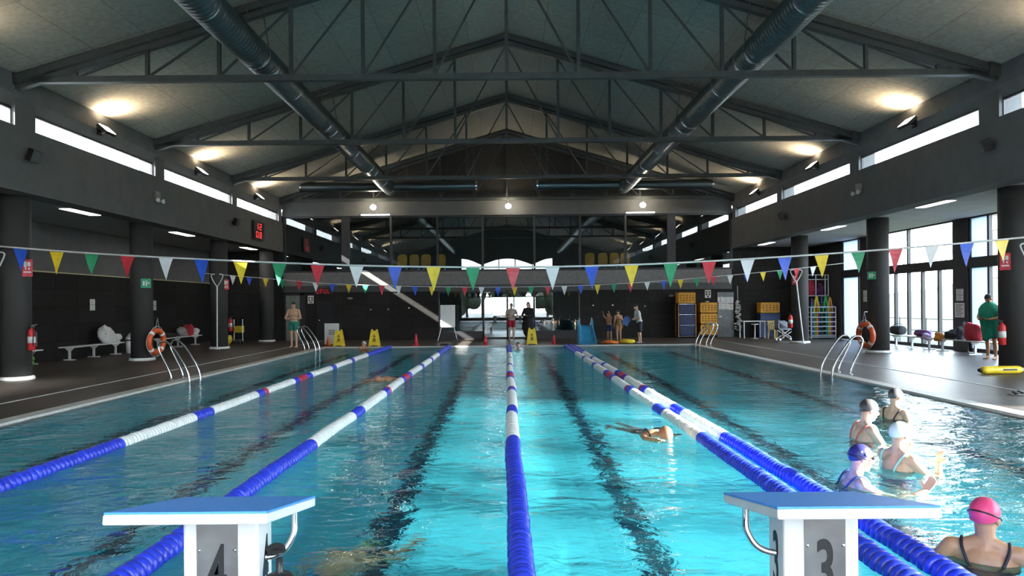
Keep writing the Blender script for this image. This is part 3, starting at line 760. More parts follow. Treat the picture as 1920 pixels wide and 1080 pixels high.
lump('towel', 'lilac towel corner hanging on the bench by the glazed doors', 'towel', (14.86, 20.55, .38), (.14, .2, .12), mat('lilac_towel', (.45, .36, .55), .9), 22)
lump('bag', 'orange swim bag hanging on the bench end by the dark pier', 'bag', (14.82, 19.75, .36), (.12, .2, .17), mat('orange_cloth', (.70, .26, .06), .8, var=.2, bump=.3), 23)
lump('clothes', 'dark clothes piled on the bench in front of the dark pier', 'clothes', (15.0, 19.33, .455), (.18, .24, .18), darkcloth, 24)
lump('clothes', 'black jacket leaning beside the red bag on the bench', 'clothes', (15.0, 18.82, .455), (.16, .13, .30), darkcloth, 26)
lump('bag', 'large red bag on the bench beside the black jacket', 'bag', (15.0, 18.22, .455), (.2, .34, .33), redcloth, 25)
lump('coat', 'dark coat slumped on the floor behind the right lifebuoy', 'coat', (13.6, 22.0, 0), (.24, .24, .72), darkcloth, 27)
# white bin
t = thing('waste_bin', 'white waste bin with black rim beside the left bench', 'bin', (-14.45, 22.45, 0))
MB().lathe([(.17, 0), (.2, .5), (.0001, .5)], 18).build('bin_body', whitep, t); MB().lathe([(.212, .48), (.212, .53), (.2, .53)], 18).build('rim', black, t); MB().lathe([(.2, .53), (.19, .6), (.12, .7), (.05, .78), (.0001, .8)], 14).build('bin_liner', towelwhite, t)
# rescue tube and sandals on the right deck
t = thing('rescue_tube', 'yellow foam rescue tube lying at the foot of the nearest right column', 'rescue tube', (11.65, 12.4, 0), .05)
MB().lathe([(.03, -.5), (.08, -.47), (.095, -.4), (.095, .4), (.08, .47), (.03, .5)], 16, Matrix.Translation((0, 0, .096)) @ Matrix.Rotation(PI / 2, 4, 'Y')).build('float_body', yellow, t)
MB().box(-.02, .32, -.101, -.085, .09, .13).build('black_marking', black, t); MB().lathe([(.035, -.56), (.05, -.52), (.05, -.47), (.03, -.45)], 12, Matrix.Translation((0, 0, .096)) @ Matrix.Rotation(PI / 2, 4, 'Y')).build('clip', black, t)
first = None
for dx, dy, rz, lab in ((0, 0, .5, 'grey flip flop on the right deck at the frame edge, nearer the pool'), (.2, .12, .7, 'grey flip flop on the right deck at the frame edge, farther from the pool')):
    t = thing('flip_flop', lab, 'sandal', (9.3 + dx, 8.75 + dy, 0), rz, 'flip flops on the right deck')
    MB().lathe([(.0001, 0), (1, 0), (1, .02), (.0001, .022)], 18, Matrix.Diagonal((.055, .14, 1, 1))).build('sole', greycloth, t)
    MB().tube([(-.045, -.01, .02), (0, .07, .06), (.045, -.01, .02)], .012, 6).build('strap', darkcloth, t)

# ---------------------------------------------------------------- devices on the upper walls
first = None
for x, y, z, s, lab in ((-WX + .17, 12.48, 5.38, -1, 'small black loudspeaker on the left upper wall, nearer the camera'), (-WX + .17, 24.7, 5.28, -1, 'small black loudspeaker on the left upper wall beside the red scoreboard'), (WX - .17, 12.3, 5.4, 1, 'small black loudspeaker on the right upper wall, nearer the camera'), (WX - .17, 24.4, 5.3, 1, 'small black loudspeaker on the right upper wall, towards the far end')):
    if first is None:
        t = first = thing('loudspeaker', lab, 'loudspeaker', (x, y, z), 0, 'loudspeakers on the upper walls')
        R = Matrix.Rotation(.35, 4, 'Y') @ Matrix.Rotation(-.3, 4, 'Z')
        MB().box(-.09, .11, -.11, .11, -.15, .15, R).build('cabinet', black, t, bevel=.012); MB().box(.11, .118, -.09, .09, -.13, .13, R).build('grille', darkmetal, t); MB().bar((-.18, 0, 0), (0, 0, 0), .05).build('wall_bracket', black, t)
    else: dup(first, (x, y, z), 0 if s < 0 else PI, lab, 'loudspeakers on the upper walls')
first = None
for x, y, z, s, lab in ((-WX, 18.5, 5.39, -1, 'pale emergency light unit with two lamps on the left upper wall'), (WX, 18.4, 5.44, 1, 'pale emergency light unit with two lamps on the right upper wall')):
    if first is None:
        t = first = thing('emergency_light', lab, 'emergency light', (x, y, z), 0, 'emergency lights on the upper walls')
        MB().box(0, .09, -.14, .14, -.13, .13).build('battery_box', mat('beige_plastic', (.22, .22, .20), .5), t, bevel=.01)
        for q in (-.17, .17): MB().lathe([(.03, -.06), (.07, .02), (.08, .05), (.0001, .055)], 14, Matrix.Translation((.13, q, -.17)) @ Matrix.Rotation(.9 * (1 if q > 0 else -1), 4, 'X') @ Matrix.Rotation(PI / 2, 4, 'Y')).build('lamp_head', whitep, t)
    else: dup(first, (x, y, z), PI, lab, 'emergency lights on the upper walls')
ledm = glow('led_red', (1, .05, .05), 1.0)
def seg(mb, ch, x, z, w, h, t, M):
    S = {'a': (0, w, h, h), 'b': (w, w, h / 2, h), 'c': (w, w, 0, h / 2), 'd': (0, w, 0, 0), 'e': (0, 0, 0, h / 2), 'f': (0, 0, h / 2, h), 'g': (0, w, h / 2, h / 2)}
    D = {'0': 'abcdef', '1': 'bc', '2': 'abged', '3': 'abgcd', '4': 'fgbc', '5': 'afgcd', '6': 'afgedc', '7': 'abc', '8': 'abcdefg', '9': 'abcfgd', 'U': 'fbcde', 'L': 'fed', 'P': 'abfeg'}
    for k in D[ch]: x0, x1, z0, z1 = S[k]; mb.box(x + x0 - t, x + x1 + t, -.004, .004, z + z0 - t, z + z1 + t, M)
t = thing('scoreboard', 'black scoreboard with red digits on the left upper wall', 'scoreboard', (-WX + .01, 27.5, 5.2), PI / 2)
MB().box(-.62, .62, -.1, 0, -.42, .42).build('case', black, t)
mb = MB(); M = Matrix.Translation((0, -.105, 0))
for k, ch in enumerate('12'): seg(mb, ch, -.35 + .42 * k, .08, .22, .24, .022, M)
for k, ch in enumerate('08'): seg(mb, ch, -.35 + .42 * k, -.3, .22, .24, .022, M)
mb.build('digits', ledm, t, label='red lit digits')
t = thing('led_clock', 'red digit clock on the far wall left of the white board', 'clock', (-9.40, YF - .06, 2.50))
MB().box(-.42, .42, 0, .05, -.16, .16).build('case', black, t); mb = MB(); M = Matrix.Translation((0, -.006, 0))
for k, ch in enumerate('UPUL'): seg(mb, ch, -.34 + .19 * k, -.10, .10, .20, .012, M)
mb.build('digits', glow('led_red_dim', (1, .05, .06), .28), t, label='red lit digits')

# ---------------------------------------------------------------- notices
def notice(label, x, y, z, w, h, rz, sheets=1, rows=4):
    t = thing('notice', label, 'notice', (x, y, z), rz, 'paper notices')
    for k in range(sheets):
        dz = h * (sheets - 1) / 2 - h * 1.06 * k
        p = MB().box(-w / 2, w / 2, -.006, 0, dz - h / 2, dz + h / 2).build('sheet', paper, t)
        mb = MB()
        for r in range(rows): zz = dz + h * (.36 - .72 * r / (rows - 1)); mb.box(-w * .38, w * (.38 if r % 2 == 0 else .2), -.009, -.006, zz - h * .035, zz + h * .035)
        mb.build('print', mat('print_grey', (.25, .25, .25), .8), p)
    return t
notice('pair of paper notices on the left wall above the white bench', AL + .02, 21.2, 1.87, .3, .2, -PI / 2 + PI, 2)
notice('pair of paper notices on the left wall behind the second left column', AL + .02, 25.6, 1.84, .3, .2, PI / 2, 2)
notice('pair of paper notices on the pier beside the frosted far pane', AR - .02, 26.05, 1.99, .3, .24, -PI / 2, 2)
notice('pair of paper notices on the dark pier, upper', AR - .02, 19.8, 1.95, .38, .2, -PI / 2, 2)
notice('large paper notice on the dark pier, lower', AR - .02, 19.82, 1.42, .5, .5, -PI / 2, 1, 6)
for i, (dx, dz) in enumerate(((0, 0), (.25, 0), (.5, 0), (0, -.32), (.25, -.32), (.5, -.35))):
    notice('paper sheet on the grey door, %s row, %s' % (('upper', 'lower')[i // 3], ('left', 'middle', 'right')[i % 3]), 10.88 + dx, YF - .075, 1.88 + dz, .235, .3, 0, 1, 5)

# ---------------------------------------------------------------- far wall: doors, signs, handles
d = struct('door_1', MB().box(-11.32, -10.6, YF - .03, YF, 0, 2.3), mat('pale_green_door', (.16, .19, .16), .6))
struct('door_frame', MB().box(-11.42, -11.32, YF - .06, YF, 0, 2.4).box(-10.6, -10.36, YF - .06, YF, 0, 2.4).box(-11.42, -10.36, YF - .06, YF, 2.3, 2.4), framem, d)
d = struct('door_2', MB().box(-9.75, -8.98, YF - .04, YF, 0, 2.0), mat('black_door', (.012, .013, .016), .4))
MB().ball((0, 0, 0), .04).build('door_knob', steel, d, loc=(-9.6, YF - .08, 1.02))
d = struct('door_3', MB().box(10.70, 11.52, YF - .06, YF, 0, 2.28), mat('grey_door', (.16, .18, .19), .5))
MB().box(10.76, 10.9, YF - .1, YF - .06, 1.02, 1.06).build('door_handle', steel, d)
def wallsign(label, x, z, s=1):
    t = thing('safety_sign', label, 'sign', (x, YF - .02, z), 0, 'white safety signs on the far wall')
    MB().box(-.15 * s, .15 * s, -.01, 0, -.2 * s, .2 * s).build('sign_plate', paper, t)
    mb = MB()
    for a, b in ((-.07, .1), (.07, .1), (-.07, -.02), (.07, -.02), (0, -.13)): mb.lathe([(.0001, 0), (.05 * s, 0), (.05 * s, .004), (.0001, .004)], 14, Matrix.Translation((a * s, -.01, b * s)) @ RX90)
    mb.build('pictogram', mat('print_dark', (.08, .08, .08), .6), t)
wallsign('white safety sign beside the left doorway', -10.05, 2.08); wallsign('white safety sign above the yellow drawers on the right', 10.22, 2.2)
t = thing('bottle', 'white bottle standing on top of the amber crate stack', 'bottle', (10.5, 30.35, 1.78)); MB().lathe([(.05, 0), (.05, .18), (.02, .23), (.02, .28), (.0001, .28)], 12).build('bottle_body', whitep, t)
t = thing('bottle', 'second slimmer bottle on top of the amber crate stack', 'bottle', (10.66, 30.35, 1.78)); MB().lathe([(.035, 0), (.035, .22), (.015, .27), (.015, .3), (.0001, .3)], 12).build('bottle_body', whitep, t)
t = thing('bottle', 'low white jar on top of the amber crate stack', 'bottle', (9.95, 30.35, 1.78)); MB().lathe([(.09, 0), (.09, .05), (.0001, .055)], 12).build('bottle_body', whitep, t)
for x, side in ((-8.05, 'left'), (8.35, 'right')):
    t = thing('wall_light', 'small oval emergency light on the far wall, %s side' % side, 'emergency light', (x, YF, 2.12), 0, 'oval wall lights'); MB().ball((0, -.02, 0), (.15, .04, .06)).build('cover', mat('dim_plastic', (.2, .2, .2), .5), t)
for i, (x, z) in enumerate(((-7.0, 1.55), (-6.1, 1.55), (-5.05, 1.6), (4.35, 1.66), (5.35, 1.66), (7.0, 1.6))):
    t = thing('shower_button', 'small round shower button on the far wall, %s' % (('first', 'second', 'third')[i % 3] + (' left of the glass doors' if i < 3 else ' right of the glass doors')), 'shower button', (x, YF, z), 0, 'shower buttons on the far wall'); MB().ball((0, -.03, 0), (.05, .03, .05)).build('push_cap', steel if z > 1.64 or x == -5.05 else mat('dim_plastic', (.2, .2, .2), .5), t)

# gallery chairs
first = None
for x, w in [(-5.54, 'first from the left behind the left gallery glass'), (-4.91, 'second from the left behind the left gallery glass'), (-4.28, 'third from the left behind the left gallery glass'), (-3.5, 'fourth from the left behind the left gallery glass'), (4.35, 'first from the left behind the right gallery glass'), (5.04, 'second from the left behind the right gallery glass'), (5.64, 'third from the left behind the right gallery glass'), (6.22, 'fourth from the left behind the right gallery glass')]:
    lab = 'yellow shell chair, ' + w
    if first is None:
        t = first = thing('gallery_chair', lab, 'chair', (x, 32.6, 3.3), 0, 'yellow gallery chairs')
        am = mat('gallery_yellow', (.70, .36, .03), .5)
        MB().box(-.24, .24, -.24, .24, .42, .46).build('seat', am, t, bevel=.02); MB().prism([(-.2, .46), (.2, .46), (.25, .62), (.25, 1.0), (.2, 1.1), (.1, 1.13), (-.1, 1.13), (-.2, 1.1), (-.25, 1.0), (-.25, .62)], .05, Matrix.Translation((0, -.29, 0))).build('backrest', am, t, bevel=.012)
        for a in (-.2, .2):
            for b in (-.2, .2): MB().tube([(a, b, 0), (a * .9, b * .9, .42)], .016, 8).build('leg', steel, t)
    else: dup(first, (x, 32.6, 3.3), 0, lab, 'yellow gallery chairs')

# ---------------------------------------------------------------- far deck clutter
t = thing('flip_chart', 'white board on a tripod easel at the far end', 'whiteboard', (-2.95, 29.7, 0))
R = Matrix.Rotation(-.08, 4, 'X')
MB().box(-.36, .36, -.02, .02, .68, 1.75, R).build('board', mat('board_white', (.80, .80, .79), .4, var=.02), t)
for a, b in (((-.28, 0, .75), (-.48, -.1, 0)), ((.28, 0, .75), (.48, -.1, 0)), ((0, .05, .95), (0, .5, 0))): MB().tube([a, b], .014, 8).build('leg', steel, t)
MB().box(-.33, .33, -.09, -.02, .66, .69).build('pen_tray', whitep, t)
def wet_sign(label, x, y, first=[None]):
    if first[0] is None:
        t = thing('wet_floor_sign', label, 'wet floor sign', (0, 0, 0), 0, 'yellow wet floor signs')
        for s, nm in ((-1, 'front_panel'), (1, 'back_panel')):
            M = Matrix.Translation((0, s * .14, 0)) @ Matrix.Rotation(s * .18, 4, 'X')
            p = MB().prism([(-.24, 0), (-.16, .62), (-.13, .74), (-.07, .74), (-.07, .68), (.07, .68), (.07, .74), (.13, .74), (.16, .62), (.24, 0), (.17, 0), (.14, .05), (-.14, .05), (-.17, 0)], .02, M).build(nm, yellow, t)
            if s < 0:
                MB().prism([(-.07, .4), (.07, .4), (0, .53)], .004, M @ Matrix.Translation((0, -.005, 0))).box(-.06, .06, -.004, 0, .2, .36, M).build('warning_mark', mat('sign_ink', (.25, .18, .02), .6), p)
        first[0] = t
    else: t = dup(first[0], (0, 0, 0), 0, label, 'yellow wet floor signs')
    t.location = (x, y, 0)
wet_sign('yellow wet floor sign beside the white panel at the far left corner', -7.3, 25.75); wet_sign('yellow wet floor sign behind the bather with the white cap', -5.74, 25.6); wet_sign('yellow wet floor sign in front of the person in the long black coat', 1.02, 25.65)
def cone(label, x, y, h, m, stripes=None):
    t = thing('traffic_cone', label, 'cone', (x, y, 0), 0, 'cones at the far end')
    MB().box(-.13, .13, -.13, .13, 0, .03).build('cone_base', m, t); MB().lathe([(.1, .03), (.03, h), (.0001, h)], 16).build('cone_body', m, t)
    if stripes: MB().lathe([(.082 * 1.0, h * .3), (.062, h * .55)], 16).build('white_band', ropewhite, t)
cone('tall red cone at the far pool edge left of the white board', -3.94, 25.5, .52, redp); cone('red and white cone at the far pool edge left of the glass doors', -.98, 25.75, .42, redp, 1); cone('squat red cone right of the middle wet floor sign', 1.97, 25.8, .40, redp); cone('red cone in front of the white panel at the far left corner', -7.72, 25.55, .42, mat('dark_orange', (.60, .12, .03), .5))
t = thing('info_panel', 'white printed panel standing on the floor at the far left corner', 'panel', (-7.75, 26.3, 0))
MB().box(-.32, .32, 0, .03, .06, .98).build('panel_face', whitep, t); mb = MB()
for z, w in ((.66, .2), (.58, .16), (.5, .2)): mb.box(-.05 - w / 2, .05 + w / 2, -.006, 0, z, z + .03)
mb.build('printed_lines', mat('print_dark', (.08, .08, .08), .6), t)
for s in (-.25, .25): MB().box(s - .02, s + .02, -.1, .15, 0, .06).build('foot', darkmetal, t)
t = thing('slide', 'small blue plastic slide at the far pool edge', 'slide', (3.38, 25.9, 0))
sl = mat('slide_blue', (.04, .26, .46), .35)
pts = [(0, .05), (-.1, .06), (-.35, .16), (-.65, .40), (-.95, .72), (-1.05, .80), (-1.3, .82)]
vs = []; 
for y, z in pts:
    for x in (-.36 + .1 * (z / .8), -.30 + .1 * (z / .8), .30 - .1 * (z / .8), .36 - .1 * (z / .8)): vs.append((x, -y - .9 + 0, z + (.14 if abs(x) > .315 - .1 * (z / .8) + .0 and (x in (-.36 + .1 * (z / .8), .36 - .1 * (z / .8))) else 0)))
fs = []
for i in range(len(pts) - 1):
    for k in range(3): a = 4 * i + k; fs.append((a, a + 1, a + 5, a + 4))
o = MB().add(vs, fs).build('chute', sl, t); sm = o.modifiers.new('thick', 'SOLIDIFY'); sm.thickness = .03
for s in (-1, 1): MB().prism([(.0, .0), (.1, .0), (.06, 1.02), (.0, 1.02)], .45, Matrix.Translation((s * .30 - .04, 0, 0))).build('side_leg', sl, t); MB().tube([(s * .27, .05, .8), (s * .27, .05, 1.1), (s * .27, .25, 1.12), (s * .27, .42, .95)], .022, 8).build('grab_rail', mat('slide_pale', (.25, .40, .38), .4), t)
for k in range(3): MB().bar((-.28, .42, .2 + .22 * k), (.28, .42, .2 + .22 * k), .05).build('step', sl, t)
o = lump('float_toy', 'orange foam float on the far pool edge below the two children', 'float', (4.40, 25.9, 0), (.38, .22, .08), mat('foam_orange', (.72, .20, .03), .7), 31)
t = thing('swim_ring', 'yellow inflatable ring on the far pool edge below the two children', 'float', (5.2, 26.05, .1)); MB().tube([(.24 * math.cos(a * PI / 12), .24 * math.sin(a * PI / 12), 0) for a in range(25)], .09, 12, False).build('ring', yellow, t)
lump('bag', 'small black bag where the second left rope meets the far edge', 'bag', (-2.7, 25.45, .0), (.2, .14, .07), darkcloth, 33)

# crates in the right far corner
def crate(label, x, y, z, m, w=.86, h=.55, d=.55, group='plastic drawers and crates'):
    t = thing('crate', label, 'crate', (x, y, z), 0, group)
    mb = MB(); k = .03
    mb.box(-w / 2, w / 2, 0, d, 0, k); mb.box(-w / 2, w / 2, 0, k, 0, h * .12); mb.box(-w / 2, w / 2, 0, k, h * .86, h)
    mb.box(-w / 2, w / 2, k * .6, k, h * .12, h * .86)
    mb.box(-w / 2, -w / 2 + k, 0, d, 0, h); mb.box(w / 2 - k, w / 2, 0, d, 0, h); mb.box(-w / 2, w / 2, d - k, d, 0, h)
    mb.build('crate_body', m, t)
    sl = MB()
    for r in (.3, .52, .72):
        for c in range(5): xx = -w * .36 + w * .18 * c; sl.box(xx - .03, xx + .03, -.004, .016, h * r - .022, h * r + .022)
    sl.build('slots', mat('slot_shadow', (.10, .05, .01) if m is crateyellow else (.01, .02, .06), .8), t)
    return t
crate('amber slotted crate on top of the blue drawer stack', 8.94, 30.35, 1.72, crateyellow)
for k, w in enumerate(('lowest', 'middle', 'uppermost')): crate('dark blue drawer in the tall stack right of the far wall, ' + w, 8.96, 30.35, .12 + .535 * k, navy, .76, .52)
for k, w in enumerate(('lowest', 'middle', 'uppermost')): crate('amber crate in the stack beside the grey door, ' + w, 10.03, 30.35, .14 + .545 * k, crateyellow, .84, .53)
t = thing('crate_rack', 'steel and amber frame around the dark blue drawers', 'rack', (8.94, 30.35, 0))
for x in (-.43, .43):
    for y in (-.02, .57): MB().box(x - .02, x + .02, y - .02, y + .02, .04, 1.71).build('upright', mat('rack_amber', (.5, .22, .04), .5), t)
for z in (.09, .64, 1.175, 1.69): MB().box(-.43, .43, -.035, -.02, z - .012, z + .012).build('cross_bar', steel, t)
t = thing('trolley_base', 'black wheeled base under the amber crate stack', 'trolley', (10.03, 30.35, 0)); MB().box(-.42, .42, 0, .55, .07, .135).build('base_plate', black, t)
for x in (-.36, .36):
    for y in (.06, .48): MB().lathe([(.035, -.015), (.035, .015)], 12, Matrix.Translation((x, y, .035)) @ Matrix.Rotation(PI / 2, 4, 'Y')).build('castor', black, t)
crate('amber crate on the blue box behind the white table', 13.15, 30.5, 1.19, crateyellow, .95, .55)
t = thing('storage_box', 'dark blue storage box under the amber crate behind the white table', 'box', (13.15, 30.5, 0)); MB().box(-.5, .5, 0, .5, 0, 1.12).build('box_body', navy, t, bevel=.02); MB().box(-.52, .52, -.02, .52, 1.12, 1.185).build('box_lid', navy, t, bevel=.01)
# white hanging rope of floats
t = thing('float_rope', 'bundle of white rope floats hanging beside the grey door', 'rope', (11.68, 30.95, 0))
mb = MB(); rnd = random.Random(4)
for k in range(46):
    z = .35 + 1.5 * k / 46; w = .2 - .13 * k / 46
    a = rnd.uniform(0, 6.28); mb.ball((w * math.cos(a) * .8, w * math.sin(a) * .35, z), (.075, .06, .05), 8, 6)
mb.build('floats', mat('float_grey', (.42, .42, .40), .6), t); MB().tube([(0, 0, 1.8), (0, .05, 2.6)], .012, 6).build('cord', whitep, t)
# white table, yellow chair, trolley
t = thing('table', 'white rectangular plastic table by the far right corner', 'table', (12.02, 29.9, 0))
MB().box(-.55, .55, -.35, .35, .80, .84).build('tabletop', whitep, t)
for x in (-.5, .5):
    for y in (-.3, .3): MB().box(x - .025, x + .025, y - .025, y + .025, 0, .8).build('leg', whitep, t)
t = thing('stool', 'white round stool in front of the white table', 'stool', (11.9, 29.2, 0)); MB().lathe([(.16, .02), (.17, .0), (.03, .04), (.03, .66), (.17, .68), (.17, .71), (.0001, .71)], 16).build('stool_body', whitep, t)
t = thing('chair', 'yellow plastic chair beside the white table', 'chair', (12.86, 29.1, 0), .3)
cm = mat('cream_yellow', (.68, .52, .16), .5)
MB().box(-.25, .25, -.24, .24, .42, .45).build('seat', cm, t, bevel=.012)
for a in (-.22, .22):
    for b in (-.21, .21): MB().bar((a * 1.15, b * 1.15, 0), (a, b, .43), .05).build('leg', cm, t)
bk = MB()
for q in (-.2, -.1, 0, .1, .2): bk.bar((q, .23, .45), (q, .29, .80), .045, .02)
bk.bar((-.25, .3, .82), (.25, .3, .82), .05, .06); bk.build('backrest', cm, t)
for s in (-1, 1): MB().bar((s * .26, -.2, .64), (s * .26, .27, .66), .05, .03).bar((s * .26, -.2, .43), (s * .26, -.2, .65), .045).build('armrest', cm, t)
t = thing('cart', 'grey folding cart beside the third right column', 'cart', (12.6, 27.2, 0))
gm = mat('cart_grey', (.22, .25, .28), .5)
MB().box(-.45, .3, -.25, .25, .5, .56).box(-.45, -.41, -.25, .25, .5, .95).build('cart_tray', gm, t); lump('cover', 'grey cover heaped on the folding cart', 'cover', (12.42, 27.2, .565), (.24, .2, .2), mat('cover_grey', (.2, .22, .25), .8, bump=.3), 41)
for s in (-.22, .22): MB().bar((-.35, s, .08), (.25, s, .5), .035).bar((.25, s, .08), (-.35, s, .5), .035).build('cart_frame', steel, t)
for x in (-.38, .28):
    for y in (-.22, .22): MB().lathe([(.06, -.02), (.06, .02)], 12, Matrix.Translation((x, y, .06)) @ RX90).build('wheel', whitep, t)
# noodle rack
t = thing('noodle_rack', 'white wire rack full of coloured swim noodles', 'rack', (14.93, 28.9, 0))
for x in (-.58, .58):
    for y in (-.3, .3): MB().box(x - .02, x + .02, y - .02, y + .02, 0, 1.52).build('upright', whitep, t)
for z in (.16, .36, .58, .80, 1.02, 1.24, 1.5):
    MB().box(-.58, .58, -.325, -.3, z - .022, z + .022).build('front_rail', whitep, t)
    MB().box(-.58, .58, .3, .325, z - .022, z + .022).build('back_rail', whitep, t)
MB().box(-.58, .58, -.3, .3, .05, .09).build('shelf', whitep, t)
cols = [('blue', (.06, .16, .50)), ('yellow', (.75, .55, .05)), ('green', (.05, .40, .12)), ('purple', (.18, .08, .35)), ('orange', (.75, .25, .03)), ('teal', (.02, .38, .42)), ('red', (.55, .04, .06)), ('lime', (.40, .55, .06))]
rnd = random.Random(11)
for k in range(22):
    nm, c = cols[k % 8]; x = 14.93 - .5 + 1.0 * ((k * 7) % 22) / 21; y = 28.9 - .15 + .15 * (k % 3); top = rnd.uniform(1.5, 2.0); lean = rnd.uniform(-.05, .05)
    pl = ('far left', 'left of centre', 'in the middle', 'right of centre', 'far right')[min(4, int((x - 14.43) / .2001))]
    o = MB().tube(smooth_path([(x, y, .1), (x + lean * .4, y, .9), (max(14.4, min(15.5, x + lean)), y - .05, top)], 4), .036, 10).build('swim_noodle', mat('noodle_' + nm, c, .7)); tag(o, '%s foam swim noodle standing in the white wire rack, %s' % (nm, pl), 'swim noodle', 'swim noodles in the rack, %s %s' % (nm, pl))
for x, nm, hgt in ((14.62, 'yellow', 2.0), (15.05, 'green', 2.02), (15.25, 'orange', 1.95)):
    c = dict(cols)[nm]
    o = MB().tube(smooth_path([(x - .14, 28.62, 1.2), (x - .06, 28.62, 1.7), (x, 28.62, hgt), (x + .06, 28.62, 1.7), (x + .14, 28.62, 1.2)], 5), .036, 10).build('swim_noodle', mat('noodle_' + nm, c, .7)); tag(o, '%s foam noodle bent into a peak above the white wire rack' % nm, 'swim noodle', 'bent noodles above the rack')
t = thing('equipment_cage', 'white wire cage of red equipment on the wall above the noodle rack', 'cage', (15.0, 29.3, 2.05))
for x in (-.5, -.1, .35): MB().box(x - .02, x + .02, -.02, .02, 0, 1.0).build('upright', whitep, t)
for z in (.0, .78, 1.0): MB().box(-.5, .5, -.02, .02, z - .018, z + .018).build('rail', whitep, t)
for x in (.5,): MB().box(x - .02, x + .02, -.02, .02, 0, 1.0).build('upright', whitep, t)
MB().box(-.5, .5, 0, .35, -.03, .0).build('shelf', whitep, t)
lump('float_belt', 'red float belts in the wire cage above the noodle rack', 'float belts', (14.8, 29.5, 2.06), (.2, .12, .42), redcloth, 51); lump('float_belt', 'dark purple float belts in the wire cage above the noodle rack', 'float belts', (15.22, 29.5, 2.06), (.17, .12, .3), mat('purple_cloth', (.14, .03, .12), .8), 52)
# cleaning cart left
t = thing('cleaning_cart', 'dark cleaning cart with yellow bucket by the third left column', 'cart', (-12.75, 28.2, 0))
MB().box(-.3, .3, -.25, .25, .12, .2).build('cart_base', darkmetal, t); MB().box(.05, .35, -.2, .2, .55, .85).build('yellow_box', mat('dull_yellow', (.60, .44, .03), .5), t)
for x in (-.05, .35): MB().tube([(x, 0, .15), (x, 0, 1.15)], .02, 8).build('cart_pole', steel, t)
for x in (-.25, .28):
    for y in (-.2, .2): MB().lathe([(.06, -.02), (.06, .02)], 12, Matrix.Translation((x, y, .06)) @ RX90).build('wheel', black, t)
t = thing('bucket', 'round dull yellow bucket on the floor beside the cleaning cart', 'bucket', (-13.0, 27.6, 0)); MB().lathe([(.2, 0), (.30, .12), (.33, .3), (.28, .44), (.0001, .42)], 18).build('bucket_body', mat('dull_yellow', (.60, .44, .03), .5), t)
o = lump('cloth', 'pale cloth hanging behind the third left column', 'cloth', (-13.55, 28.3, 1.35), (.12, .08, .28), towelwhite, 61)
t = thing('cloth_stand', 'dark clothes stand carrying the pale cloth behind the third left column', 'stand', (-13.55, 28.3, 0)); MB().tube([(0, .0, 0), (0, .0, 1.36)], .03, 8).build('stand_pole', darkmetal, t); MB().lathe([(.22, 0), (.2, .04), (.03, .07)], 14).build('stand_base', darkmetal, t)
# ---------------------------------------------------------------- people
def capsule(mb, a, b, ra, rb, n=12):
    a, b = Vector(a), Vector(b); d = b - a; l = d.length
    if l < 1e-5: return mb.ball(a, ra, n, 8)
    d /= l; k = max(-.95, min(.95, (ra - rb) / l))
    q = Vector((0, 0, 1)).rotation_difference(d).to_matrix().to_4x4()
    prof = []
    t0 = math.asin(k)
    for i in range(7): t = -PI / 2 + (t0 + PI / 2) * i / 6; prof.append((max(1e-5, ra * math.cos(t)), ra * math.sin(t)))
    for i in range(7): t = t0 + (PI / 2 - t0) * i / 6; prof.append((max(1e-5, rb * math.cos(t)), l + rb * math.sin(t)))
    return mb.lathe(prof, n, Matrix.Translation(a) @ q)
def fuse(name, mb, m, voxel, parent=None, smooth=3, label=None):
    """Blend overlapping volumes into one continuous skin."""
    me = mb.mesh('raw', m); o = bpy.data.objects.new('raw', me); COL.objects.link(o)
    r = o.modifiers.new('r', 'REMESH'); r.mode = 'VOXEL'; r.voxel_size = voxel; r.use_smooth_shade = True
    if smooth: s = o.modifiers.new('s', 'SMOOTH'); s.factor = .5; s.iterations = smooth
    dg = bpy.context.evaluated_depsgraph_get(); out = bpy.data.meshes.new_from_object(o.evaluated_get(dg))
    bpy.data.objects.remove(o); bpy.data.meshes.remove(me)
    out.name = name; out.materials.clear(); out.materials.append(m)
    out.polygons.foreach_set('use_smooth', [True] * len(out.polygons))
    ob = bpy.data.objects.new(name, out); COL.objects.link(ob)
    if parent: ob.parent = parent
    if label: ob['label'] = label
    return ob
def hand(mb, w, d, n, side, curl):
    w, d, n = Vector(w), Vector(d).normalized(), Vector(n).normalized(); n = (n - d * n.dot(d)).normalized()
    t = d.cross(n) * side
    for i, o in enumerate((.030, .010, -.010, -.028)):
        p = w + d * .075 + t * o; capsule(mb, w + d * .012 + t * o * .6, p, .013, .0115, 8)
        L = (.066, .076, .071, .054)[i]; c = curl * (1 + .15 * i)
        d1 = (d * math.cos(c * .5) + n * math.sin(c * .5) + t * o * 2.2).normalized(); d2 = (d * math.cos(c * 1.3) + n * math.sin(c * 1.3) + t * o * 2.2).normalized()
        m = p + d1 * L * .5; capsule(mb, p, m, .0098, .009, 8); capsule(mb, m, m + d2 * L * .5, .009, .0078, 8)
    b = w + d * .022 + t * .028; m = b + (d * .6 + t * .75 + n * .2).normalized() * .035; capsule(mb, b, m, .013, .0108, 8); capsule(mb, m, m + (d * .85 + t * .4 + n * .3).normalized() * .032, .0105, .009, 8)
